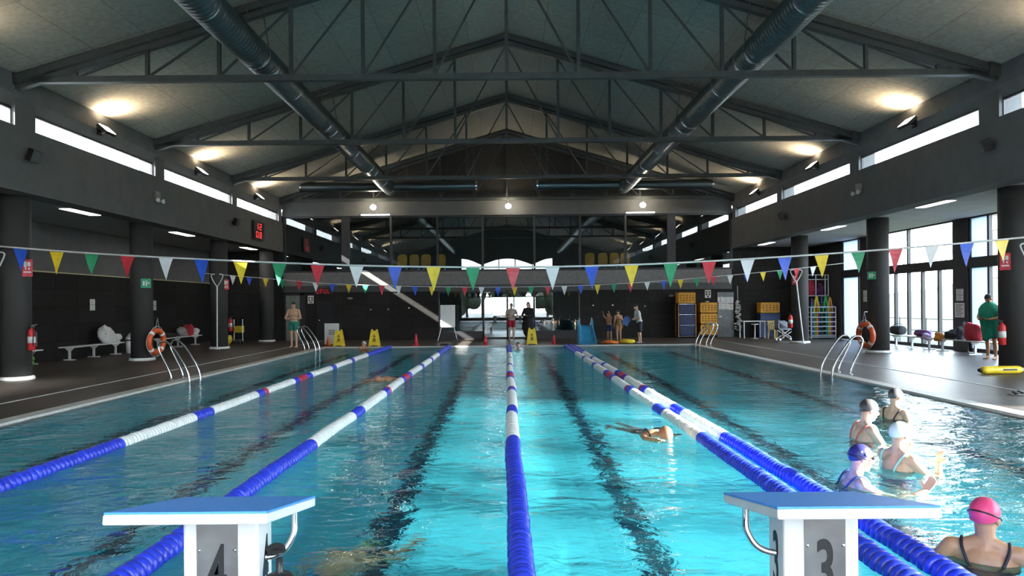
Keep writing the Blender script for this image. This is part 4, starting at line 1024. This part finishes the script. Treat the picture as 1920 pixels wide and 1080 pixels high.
def dome(c, r, tmax, n=28, k=12, R=None):
    """Cap or hair shell: tmax(phi) is how far down it reaches from the crown (phi=pi/2 is the face side)."""
    mb = MB(); vs = []; fs = []
    for j in range(k + 1):
        for i in range(n):
            ph = 2 * PI * i / n; th = tmax(ph) * j / k
            vs.append(Vector((r[0] * math.sin(th) * math.cos(ph), r[1] * math.sin(th) * math.sin(ph), r[2] * math.cos(th))))
    for j in range(k):
        for i in range(n): fs.append((j * n + i, (j + 1) * n + i, (j + 1) * n + (i + 1) % n, j * n + (i + 1) % n))
    if R: vs = [R @ v for v in vs]
    return mb.add([v + Vector(c) for v in vs], fs, True)
def person(label, loc, rz, H=1.75, sk=skin, voxel=.013, lean=0, arms=None, legs=None, head=(0, 0), cap=None, hair=None, goggles=None, wear=(), wide=1.0, rot=None, sink=None, group=None, hand_curl=.5, open_hand=False, no_legs=False, girth=1.0):
    s = H / 1.75
    body = MB(); cl = {}
    LR = Matrix.Translation((0, 0, .95)) @ Matrix.Rotation(-lean, 4, 'X') @ Matrix.Translation((0, 0, -.95))
    def U(p): return LR @ Vector(p)
    g = girth
    def torso(mb, k=0.0, lowcut=False):
        for c, r in (((0, 0, .97), (.165, .115, .12)), ((0, 0, 1.12), (.145, .105, .15)), ((0, .005, 1.30), (.172 * wide, .118, .17))):
            mb.ball(U(c), ((r[0] * g + k), (r[1] * g + k), (r[2] + k)), 18, 12, LR.to_3x3().to_4x4())
    torso(body)
    sw = .175 * wide
    capsule(body, U((-sw, 0, 1.42)), U((sw, 0, 1.42)), .058, .058)
    for q in (-1, 1): capsule(body, U((0, -.01, 1.49)), U((q * sw * .8, -.005, 1.43)), .05, .04)
    capsule(body, U((0, -.01, 1.42)), U((0, .008, 1.56)), .062, .056)
    arms = arms or {}
    armpts = {}
    for q, nm in ((-1, 'L'), (1, 'R')):
        sh = Vector((q * sw * 1.06, 0, 1.41)); e, w, hd, hn = arms.get(nm, (Vector((q * .06, -.02, -.29)), Vector((q * .07, .06, -.54)), Vector((0, .15, -1)), Vector((-q, 0, 0))))
        S, E, W = U(sh), U(sh + Vector(e)), U(sh + Vector(w)); armpts[q] = (S, E, W)
        capsule(body, S, E, .053 * g, .041 * g); capsule(body, E, W, .041 * g, .029); hand(body, W, LR.to_3x3() @ Vector(hd), LR.to_3x3() @ Vector(hn), -q, hand_curl)
    legs = legs or {}
    legpts = {}
    for q, nm in ((-1, 'L'), (1, 'R')):
        kx = q * .095; k_, a_ = legs.get(nm, ((kx, .015, .50), (q * .10, -.02, .075)))
        Hh, K, A = Vector((q * .088, 0, .93)), Vector(k_), Vector(a_); legpts[q] = (Hh, K, A)
        capsule(body, Hh, K, .092 * g, .058); capsule(body, K, K + (A - K) * .35 + Vector((0, -.012, 0)), .055, .052); capsule(body, K + (A - K) * .3 + Vector((0, -.01, 0)), A, .052, .036)
        capsule(body, A + Vector((0, -.03, -.035)), A + Vector((q * .015, .10, -.045)), .034, .032); capsule(body, A + Vector((q * .015, .10, -.045)), A + Vector((q * .025, .17, -.052)), .032, .02)
        capsule(body, A, A + Vector((0, .06, -.03)), .036, .03)
    # head
    hc = U((0, .02, 1.635)); HR = Matrix.Rotation(head[0], 4, 'Z') @ Matrix.Rotation(head[1] - lean * .4, 4, 'X')
    def Hp(p): return hc + (HR @ Vector(p))
    body.ball(Hp((0, -.01, .028)), (.077, .098, .092), 18, 12, HR); body.ball(Hp((0, .03, -.045)), (.057, .062, .072), 16, 10, HR)
    capsule(body, Hp((0, .055, -.10)), Hp((0, .05, -.09)), .026, .03); capsule(body, Hp((0, .088, .005)), Hp((0, .108, -.03)), .011, .016, 10)
    for q in (-1, 1):
        body.ball(Hp((q * .034, .062, -.03)), .03, 10, 7); body.ball(Hp((q * .079, -.008, -.012)), (.011, .024, .033), 10, 7, HR)
        capsule(body, Hp((q * .012, .088, .03)), Hp((q * .05, .07, .03)), .012, .012, 8)
    capsule(body, Hp((-.02, .084, -.068)), Hp((.02, .084, -.068)), .011, .011, 8)
    capsule(body, Hp((0, -.02, -.04)), U((0, -.005, 1.50)), .056, .056)
    for v in range(len(body.v)): body.v[v] = tuple(Vector(body.v[v]) * s)
    o = fuse('person', body, sk, voxel)
    tag(o, label, 'person', group)
    def part(name, mb, m, lab=None, remesh=None):
        mb.v = [tuple(Vector(v) * s) for v in mb.v]
        if remesh: return fuse(name, mb, m, remesh, o, 2, lab)
        return mb.build(name, m, o, label=lab)
    eye = MB()
    for q in (-1, 1): part('eye', MB().ball(Hp((q * .031, .0835, .012)), (.012, .010, .010), 10, 7), mat('eye_dark', (.04, .03, .03), .2))
    if cap:
        part('swim_cap', dome(Hp((0, -.01, .028)), (.086, .108, .103), lambda ph: (math.radians(62) if False else 0) + math.radians(92) - math.radians(30) * math.sin(ph) + math.radians(10) * (math.cos(ph) ** 2), R=HR), cap[0], cap[1])
        if len(cap) > 2:
            lg = cap[2]; R_ = HR
            for cx, cy, cz, rr in lg[1]:
                dv = Vector((cx, cy, cz)); c0 = Vector((0, -.01, .028)); u = Vector((dv.x / .087, dv.y / .109, dv.z / .104)).normalized(); pos = c0 + Vector((u.x * .0865, u.y * .1085, u.z * .1035))
                nn = (HR @ Vector((u.x / .087, u.y / .109, u.z / .104)).normalized()); MM = Matrix.Translation(Hp(pos)) @ Vector((0, 0, 1)).rotation_difference(nn).to_matrix().to_4x4()
                part('cap_emblem', MB().lathe([(rr * .45, .0005), (rr, .0005), (rr, .003), (rr * .45, .003)] if lg[0] == 'ring' else [(.0001, .003), (rr, .0025), (rr, .0)], 14, MM), whitep, 'small white emblem')
    if hair:
        part('hair', dome(Hp((0, -.014, .03)), (.083, .105, .102), lambda ph: math.radians(95) - math.radians(hair[1]) * math.sin(ph), R=HR), hair[0])
    if goggles:
        gb = MB(); n = 30
        gb.tube([Hp((0, -.01, .028) if False else (.0895 * math.cos(a), -.01 + .111 * math.sin(a), .012 + goggles[1] * (-math.sin(a)))) for a in [2 * PI * i / n for i in range(n + 1)]], .0055, 6)
        gp = part('goggle_strap', gb, goggles[0], 'dark goggle strap')
        for q in (-1, 1): part('goggle_lens', MB().ball(Hp((q * .032, .094, .012)), (.024, .014, .017), 12, 8, HR), goggles[0])
    for w in wear:
        k = w[0]; m = w[1]; mb = MB()
        if k == 'shorts':
            mb.ball((0, 0, .95), (.18 * g, .13 * g, .12), 16, 10)
            for q in (-1, 1): a, b, c = legpts[q]; capsule(mb, a, a + (b - a) * w[2], .105 * g, .095)
            part('shorts', mb, m, remesh=.014)
        elif k == 'shirt':
            torso(mb, .018); capsule(mb, U((-sw, 0, 1.41)), U((sw, 0, 1.41)), .07, .07)
            for q in (-1, 1): a, b, c = armpts[q]; capsule(mb, a, a + (b - a) * w[2], .068 * g, .062 * g)
            part('shirt', mb, m, remesh=.014)
        elif k == 'suit':
            for c, r in (((0, 0, .96), (.170, .12, .13)), ((0, 0, 1.12), (.150, .110, .15)), ((0, .008, 1.24), (.170 * wide, .118, .09))): mb.ball(U(c), (r[0] * g + .004, r[1] * g + .004, r[2]), 18, 12, LR.to_3x3().to_4x4())
            sp = part('swimsuit', mb, m, remesh=.012)
            for q in (-1, 1): part('shoulder_strap', MB().tube(smooth_path([U((q * .10, .125, 1.28)), U((q * .115, .105, 1.38)), U((q * .128, .05, 1.468)), U((q * .13, -.02, 1.482)), U((q * .125, -.075, 1.44)), U((q * .09, -.118, 1.34)), U((q * .07, -.125, 1.25))], 5), .010, 8), m)
        elif k == 'coat':
            torso(mb, .035); capsule(mb, U((-sw, 0, 1.40)), U((sw, 0, 1.40)), .085, .085)
            capsule(mb, (0, 0, 1.0), (0, .0, .35), .20, .24); capsule(mb, (-.08, 0, .9), (-.1, 0, .35), .14, .16); capsule(mb, (.08, 0, .9), (.1, 0, .35), .14, .16)
            for q in (-1, 1): a, b, c = armpts[q]; capsule(mb, a, b, .075, .065); capsule(mb, b, b + (c - b) * .9, .065, .055)
            part('coat', mb, m, remesh=.016)
        elif k == 'trousers':
            mb.ball((0, 0, .95), (.178, .13, .12), 16, 10)
            for q in (-1, 1): a, b, c = legpts[q]; capsule(mb, a, b, .105, .08); capsule(mb, b, c, .08, .06)
            part('trousers', mb, m, remesh=.014)
        elif k == 'towel':
            mb.v = []; vs = []; n = 30; kz = 14; fs = []
            for j in range(kz + 1):
                v = j / kz
                for i in range(n):
                    a = 2 * PI * i / n; fold = 1 + .06 * math.sin(6 * a + v * 2) * v
                    rx = (.085 + .185 * min(1, v * 4.5) ** .6 - .03 * v) * fold; ry = (.075 + .10 * min(1, v * 4) ** .7 + .07 * math.sin(min(1, v * 1.3) * PI) * (1 if math.sin(a) > 0 else .3)) * fold
                    vs.append(U((rx * math.cos(a), ry * math.sin(a) + .02, 1.55 - v * .86 - .16 * v * math.sin(a) + .05 * v * math.cos(3 * a))))
            for j in range(kz):
                for i in range(n): fs.append((j * n + i, (j + 1) * n + i, (j + 1) * n + (i + 1) % n, j * n + (i + 1) % n))
            p = part('towel', mb.add(vs, fs, True), m); sm = p.modifiers.new('t', 'SOLIDIFY'); sm.thickness = .012
        elif k == 'long_hair':
            capsule(mb, Hp((0, -.07, .02)), U((0, -.11, 1.42)), .075, .06); capsule(mb, Hp((0.05, -.05, .0)), U((.05, -.09, 1.42)), .05, .04); capsule(mb, Hp((-0.05, -.05, .0)), U((-.05, -.09, 1.42)), .05, .04)
            part('long_hair', mb, m, remesh=.012)
        elif k == 'shoes':
            for q in (-1, 1):
                a = legpts[q][2]; capsule(mb, a + Vector((0, -.035, -.035)), a + Vector((q * .02, .16, -.04)), .042, .038)
            part('shoes', mb, m, remesh=.014)
    o.location = loc; o.rotation_euler = rot if rot else (0, 0, rz)
    return o
capblack = mat('cap_black', (.05, .048, .055), .4, var=.2); capdark = mat('cap_charcoal', (.045, .042, .04), .45, var=.4, scale=20); capwhite = mat('cap_mint_white', (.72, .85, .76), .45, var=.04)
capnavy = mat('cap_navy', (.025, .025, .13), .4, var=.2); cappink = mat('cap_pink', (.86, .07, .20), .45, var=.05); capw2 = mat('cap_plain_white', (.7, .7, .7), .5)
suitblack = mat('suit_black', (.02, .018, .03), .6); suitnavy = mat('suit_navy', (.02, .04, .16), .6); suitpink = mat('suit_coral', (.45, .12, .10), .6); suitaqua = mat('suit_aqua', (.35, .70, .66), .6)
gog = mat('goggles_dark', (.02, .015, .03), .3)
hairdark = mat('hair_dark', (.02, .015, .012), .7, var=.3, scale=30); hairbrown = mat('hair_brown', (.05, .03, .02), .7, var=.3, scale=30)
V = Vector
down = lambda q: (V((q * .10, .02, -.28)), V((q * .14, .20, -.48)), V((0, .6, -.6)), V((0, -.3, -1)))
gb = 'bathers standing at the right side of the pool'
G = PD
person('bather in a plain black swim cap standing nearest the right pool edge, facing right', (5.85, 6.6, G), -PI / 2 + .30, 1.86, skin, .009, cap=(capblack, 'black swim cap', ('dot', [(.080, .045, .036, .011)])), wear=[('suit', suitblack)], arms={'L': down(-1), 'R': down(1)}, head=(0, -.12), group=gb)
person('bather in a charcoal swim cap with white patch, face in profile to the right', (4.50, 5.0, G), -PI / 2 - .05, 1.93, skin, .009, cap=(capdark, 'charcoal swim cap', ('dot', [(.072, .055, .045, .013), (.070, .050, .060, .012), (.076, .058, .032, .012)])), wear=[('suit', suitpink)], arms={'L': down(-1), 'R': (V((.05, .18, -.23)), V((.02, .42, -.33)), V((0, 1, -.2)), V((0, 0, -1)))}, head=(0, -.10), lean=.12, group=gb)
person('bather in a pale mint swim cap raising both hands in front of the face', (4.08, 3.45, G), -PI / 2 + .25, 1.90, skin, .008, cap=(capwhite, 'pale mint swim cap'), wear=[('suit', suitaqua), ('shorts', suitnavy, .5)], arms={'L': (V((-.02, .24, -.22)), V((.08, .20, .02)), V((.1, .1, 1)), V((0, 1, .1))), 'R': (V((.10, .21, -.24)), V((.03, .26, -.01)), V((-.1, .2, 1)), V((0, 1, .1)))}, head=(0, -.05), lean=.05, hand_curl=.7, group=gb)
person('bather in a navy swim cap with white emblems, one hand out of the water', (3.25, 2.82, G), -PI / 2 - .12, 1.81, skin, .008, cap=(capnavy, 'navy swim cap', ('ring', [(.080, .030, .026, .016), (.080, -.015, .045, .008)])), goggles=(gog, .02), wear=[('suit', suitnavy)], arms={'L': down(-1), 'R': (V((.10, .26, -.10)), V((.06, .50, .06)), V((-.05, .45, .9)), V((.6, -.6, .3)))}, head=(0, .02), lean=.15, hand_curl=.25, group=gb)
person('bather in a bright pink swim cap seen from behind at the lower right corner', (3.22, .86, G), -.62, 1.83, skin2, .007, cap=(cappink, 'bright pink swim cap'), goggles=(gog, .045), wear=[('suit', suitblack)], arms={'L': (V((-.16, .02, -.22)), V((-.24, .18, -.38)), V((-.2, .8, -.4)), V((0, -.3, -1))), 'R': (V((.24, .02, -.12)), V((.45, .10, -.20)), V((.7, .5, -.2)), V((0, 0, -1)))}, head=(-.35, -.03), girth=1.06, wide=1.05, group=gb)
# swimmers in the lanes: face down, back breaking the surface
def swimmer(label, loc, rz, tilt, depth, sk_, H, cap_, wear_, stroke):
    a = {'R': (V((.12, .05, .26)), V((.08, .10, .50)), V((0, .1, 1)), V((0, 1, 0))), 'L': (V((-.20, .12, -.12)), V((-.16, .30, -.30)), V((0, .5, -1)), V((0, .5, 0)))}
    if stroke: a = {'R': (V((.26, -.14, .10)), V((.22, .12, .30)), V((-.1, .6, .6)), V((0, .8, -.3))), 'L': (V((-.14, .06, .24)), V((-.10, .14, .46)), V((0, .3, 1)), V((0, 1, 0)))}
    # turned so that the crown leads along local +y and the back is up
    R = Matrix.Rotation(rz, 4, 'Z') @ Matrix.Rotation(-PI / 2 + tilt, 4, 'X')
    o = person(label, (0, 0, 0), 0, H, sk_, .010, cap=cap_, wear=wear_, arms=a, head=(0, .25), hand_curl=.15, legs={'L': ((-.09, .03, .5), (-.09, -.10, .10)), 'R': ((.09, .02, .5), (.09, .06, .08))}, group='swimmers in the lanes')
    o.rotation_euler = R.to_euler()
    c = R @ Vector((0, 0, 1.35 * H / 1.75)); o.location = (loc[0] - c.x, loc[1] - c.y, WZ + depth - c.z)
    return o
swimmer('swimmer with tanned back and dark straps in the lane left of the double rope', (1.95, 5.5), PI + .3, .32, -.05, skin2, 1.8, (mat('cap_brown', (.35, .16, .09), .5), 'brown swim cap'), [('suit', suitblack)], False)
swimmer('distant swimmer with tanned back between the two left lane ropes', (-2.95, 12.6), PI - .5, .16, -.03, skin2, 1.8, (mat('cap_brown', (.35, .16, .09), .5), 'brown swim cap'), [('shorts', suitnavy, .4)], False)
swimmer('swimmer blurred under the water just right of starting block 4', (-1.3, 1.55), -.4, .05, -.62, skin2, 1.75, (mat('cap_olive', (.14, .18, .08), .5), 'olive swim cap'), [('shorts', suitnavy, .4)], False)
person('bather in a white swim cap at the far left corner, hand at the chin', (-5.85, 23.95, G - .10), PI - .2, 1.85, skin2, .014, cap=(capw2, 'white swim cap'), wear=[('suit', suitpink)], arms={'R': (V((.06, .20, -.18)), V((-.08, .20, .04)), V((-.3, .1, 1)), V((0, -1, 0)))}, group='bathers at the far end')
person('bather at the far pool edge just right of the middle lane rope', (.40, 24.2, G - .16), PI, 1.8, mat('pink_skin', (.70, .36, .34), .5), .014, hair=(hairbrown, 35), wear=[('suit', suitpink)], group='bathers at the far end')
# people on the far deck
hold = lambda q: (V((q * .10, .06, -.27)), V((-q * .04, .26, -.30)), V((-q * 1, .3, .1)), V((0, -.4, .6)))
person('bare chested person in green swim shorts by the pale doorway', (-9.08, 25.2, 0), PI - .15, 1.92, skin, .014, arms={'L': hold(-1), 'R': hold(1)}, head=(0, -.35), hair=(hairbrown, 25), wear=[('shorts', mat('green_shorts', (.015, .22, .17), .7), .5)], wide=1.12, girth=1.08)
person('person in pale T-shirt and red shorts standing before the glass doors', (.18, 30.3, 0), PI + .1, 1.80, skin, .014, arms={'L': hold(-1), 'R': hold(1)}, head=(0, -.1), hair=(hairdark, 25), wear=[('shorts', mat('red_shorts', (.42, .01, .03), .7), .62), ('shirt', mat('beige_shirt', (.42, .38, .33), .8), .55)], wide=1.05)
person('person in a long black coat with dark hair standing before the glass doors', (1.02, 30.2, 0), PI - .5, 1.86, skin, .014, arms={'L': hold(-1), 'R': hold(1)}, head=(.3, -.1), hair=(hairdark, 20), wear=[('coat', mat('coat_black', (.008, .008, .009), .8)), ('trousers', suitblack), ('long_hair', hairdark), ('shoes', black)])
person('person in white T-shirt and black shorts holding a blue board', (5.78, 26.3, 0), PI / 2 + .15, 1.72, skin, .014, lean=.22, arms={'L': hold(-1), 'R': hold(1)}, head=(0, -.35), hair=(hairdark, 20), wear=[('shorts', suitblack, .85), ('shirt', mat('white_shirt', (.62, .62, .62), .8), .6), ('shoes', mat('grey_shoes', (.3, .3, .3), .7))])
t = thing('kickboard', 'blue kickboard held by the person in white T-shirt', 'kickboard', (5.22, 26.36, .98), .2); MB().prism([(-.15, -.2), (.15, -.2), (.15, .1), (.08, .2), (-.08, .2), (-.15, .1)], .035, Matrix.Rotation(.5, 4, 'Y')).build('board', mat('board_blue', (.03, .10, .36), .5), t)
person('child in dark swim trunks leaning sideways with arms raised beside the slide', (4.62, 27.4, 0), 2.6, 1.36, skin2, .014, lean=.25, arms={'L': (V((-.02, .2, .2)), V((0, .3, .42)), V((0, .3, 1)), V((0, 1, 0))), 'R': (V((.02, .2, .2)), V((0, .3, .42)), V((0, .3, 1)), V((0, 1, 0)))}, hair=(hairdark, 25), wear=[('shorts', mat('trunks_blue', (.03, .04, .14), .7), .55)])
person('child in ochre swimsuit standing beside the yellow ring, seen from behind', (4.98, 27.0, 0), .3, 1.46, skin2, .014, lean=.1, head=(0, -.3), hair=(hairdark, 25), wear=[('suit', mat('suit_ochre', (.28, .15, .04), .7))])
person('person wrapped in a green towel with head bowed beside the nearest right column', (14.35, 16.55, 0), PI / 2 + .4, 1.93, skin2, .014, lean=.12, head=(0, -.6), hair=(hairdark, 25), arms={'L': hold(-1), 'R': hold(1)}, wear=[('towel', mat('green_towel', (.015, .26, .16), .9, var=.15, scale=14, bump=.4)), ('shorts', mat('dark_red_trunks', (.12, .02, .03), .7), .7)])
# ---------------------------------------------------------------- outside
struct('ground', MB().box(-90, AL - .31, -80, 90, -.5, -.15).box(AR + .36, 120, -80, 90, -.5, -.15).box(AL - .31, AR + .36, -80, YB - .31, -.5, -.15).box(AL - .31, AR + .36, 45.1, 90, -.5, -.15), mat('pale_paving', (.25, .245, .235), .8))
mb = MB(); nx, ny = 24, 40
vs = []; fs = []
for j in range(ny + 1):
    for i in range(nx + 1):
        x = 18.5 + 32 * i / nx; y = -10 + 80 * j / ny
        t = (x - 18.5) / 32; vs.append((x, y, -.12 + 4.0 * t ** 1.2 + .12 * math.sin(y * .5 + x) * t))
for j in range(ny):
    for i in range(nx): a = j * (nx + 1) + i; fs.append((a, a + 1, a + nx + 2, a + nx + 1))
g = MB().add(vs, fs, True).build('grass', mat('sunlit_grass', (.046, .058, .016), .9, var=.25, scale=3))
tag(g, 'bright green grass bank rising outside the tall windows', 'grass', kind='stuff')
# two blocks of flats beyond the bank
def flats(label, x, y, w, h, c, rows, cols):
    b = thing('apartment_building', label, 'building', (x, y, 3.4), 0, 'buildings outside')
    MB().box(0, 10, -w / 2, w / 2, 0, h).build('facade', c, b); MB().box(-.2, 10.2, -w / 2 - .2, w / 2 + .2, h, h + .4).build('roof_slab', whitep, b)
    for r in range(rows):
        for k in range(cols):
            yy = -w / 2 + w * (k + .5) / cols; zz = h * (r + .35) / rows
            f = MB().box(-.06, 0, yy - .9, yy + .9, zz, zz + 1.5).build('window', mat('window_shade', (.04, .018, .014), .5), b)
            MB().box(-.09, -.06, yy - .75, yy + .75, zz + .1, zz + 1.4).build('pane', mat('window_pane_far', (.2, .2, .22), .3), f)
flats('pale apartment block with rows of small windows seen through the widest glazed bay', 58, 62, 34, 8.5, mat('pale_facade', (.10, .085, .075), .8), 3, 9)
flats('pinkish apartment block outside behind the right hand glazed bay', 56, 26, 20, 7.5, mat('pink_facade', (.10, .065, .05), .8), 3, 6)
r = thing('garden_railing', 'thin grey metal railing on the grass outside the glazed doors', 'railing', (18.2, 0, -.15))
for y in range(12, 38, 2): MB().tube([(0, y, 0), (0, y, 1.15)], .025, 8).build('railing_post', darkmetal, r)
for z in (1.12, .6): MB().tube([(0, 12, z), (0, 36, z)], .022, 8).build('railing_bar', darkmetal, r)

# trees across the road behind the camera: they show as a dark band in the far glass
first = None
for k in range(9):
    x = -24 + 6 * k
    if first is None:
        first = t = thing('street_tree', 'broad dark tree outside the arched window behind the camera', 'tree', (x, -34, -.15), 0, 'trees behind the camera')
        mb = MB(); rnd = random.Random(3)
        for q in range(16): mb.ball((rnd.uniform(-2.6, 2.6), rnd.uniform(-1.2, 1.2), rnd.uniform(1.3, 4.0)), rnd.uniform(.8, 1.3), 10, 7)
        mb.build('crown', mat('dark_leaves', (.022, .03, .014), .9, var=.5, scale=4), t); MB().tube([(0, 0, 0), (.1, 0, 2)], [.2, .13], 8).build('trunk', mat('bark', (.05, .04, .03), .9), t)
    else: dup(first, (x, -34 - (k % 2) * 2, -.15), k * 1.3, first['label'], 'trees behind the camera')
# ---------------------------------------------------------------- light
w = bpy.data.worlds.new('sky'); SC.world = w; w.use_nodes = True
nt = w.node_tree; nt.nodes.clear(); N, L = nt.nodes, nt.links
o = N.new('ShaderNodeOutputWorld'); b = N.new('ShaderNodeBackground'); L.new(b.outputs[0], o.inputs[0])
tc = N.new('ShaderNodeTexCoord'); sp = N.new('ShaderNodeSeparateXYZ'); L.new(tc.outputs['Generated'], sp.inputs[0])
cr = N.new('ShaderNodeValToRGB'); L.new(sp.outputs[2], cr.inputs[0])
cr.color_ramp.elements[0].color = (.95, .97, 1, 1); cr.color_ramp.elements[0].position = 0
cr.color_ramp.elements[1].color = (.62, .80, 1, 1); cr.color_ramp.elements[1].position = .7
L.new(cr.outputs[0], b.inputs[0]); # hazy sky, brightest on the right hand side of the hall
mr = N.new('ShaderNodeMapRange'); L.new(sp.outputs[0], mr.inputs[0]); mr.inputs[1].default_value = -.1; mr.inputs[2].default_value = .9; mr.inputs[3].default_value = SKY; mr.inputs[4].default_value = SKY * 2.3
L.new(mr.outputs[0], b.inputs[1])
def sun(name, d, e, c, ang):
    l = bpy.data.lights.new(name, 'SUN'); l.energy = e; l.color = c; l.angle = math.radians(ang)
    ob = bpy.data.objects.new(name, l); COL.objects.link(ob); ob.rotation_euler = Vector(d).to_track_quat('-Z', 'Y').to_euler(); return ob
sun('sun', (1, .45, -.65), SUNB, (1, .95, .86), .5)          # direct sun from the left, through the clerestory
# added spot lamp stands in for low sunlight from the right; no facade built
l = bpy.data.lights.new('added_right_beam', 'SPOT'); l.energy = BEAM; l.color = (1, .97, .92); l.spot_size = math.radians(12.4); l.spot_blend = .3; l.shadow_soft_size = 1.0
ob = bpy.data.objects.new('added_right_beam', l); COL.objects.link(ob); ob.location = (56, -12.2, 17.7); ob.rotation_euler = (Vector((6.5, 2.6, 0)) - Vector((56, -12.2, 17.7))).to_track_quat('-Z', 'Y').to_euler()

# ---------------------------------------------------------------- camera
cam = bpy.data.cameras.new('camera'); co = bpy.data.objects.new('camera', cam); COL.objects.link(co)
cam.sensor_width = 36; cam.sensor_fit = 'HORIZONTAL'; cam.lens = 1285 * 36 / 1920
cam.shift_x = 9.5 / 1920; cam.shift_y = 31 / 1920
co.location = (-.04, -3.83, 1.745); co.rotation_euler = (PI / 2, .0085, 0)
cam.clip_start = .05; cam.clip_end = 400
SC.camera = co
vs_ = SC.view_settings; vs_.view_transform = 'Standard'; vs_.look = 'None'; vs_.gamma = 1; vs_.use_curve_mapping = False; vs_.exposure = EXPO
SC.display_settings.display_device = 'sRGB'
cy = SC.cycles; cy.max_bounces = 9; cy.diffuse_bounces = 4; cy.glossy_bounces = 4; cy.transmission_bounces = 6; cy.transparent_max_bounces = 16
cy.sample_clamp_indirect = 6; cy.use_denoising = True; cy.caustics_refractive = True; cy.caustics_reflective = False; cy.blur_glossy = .5
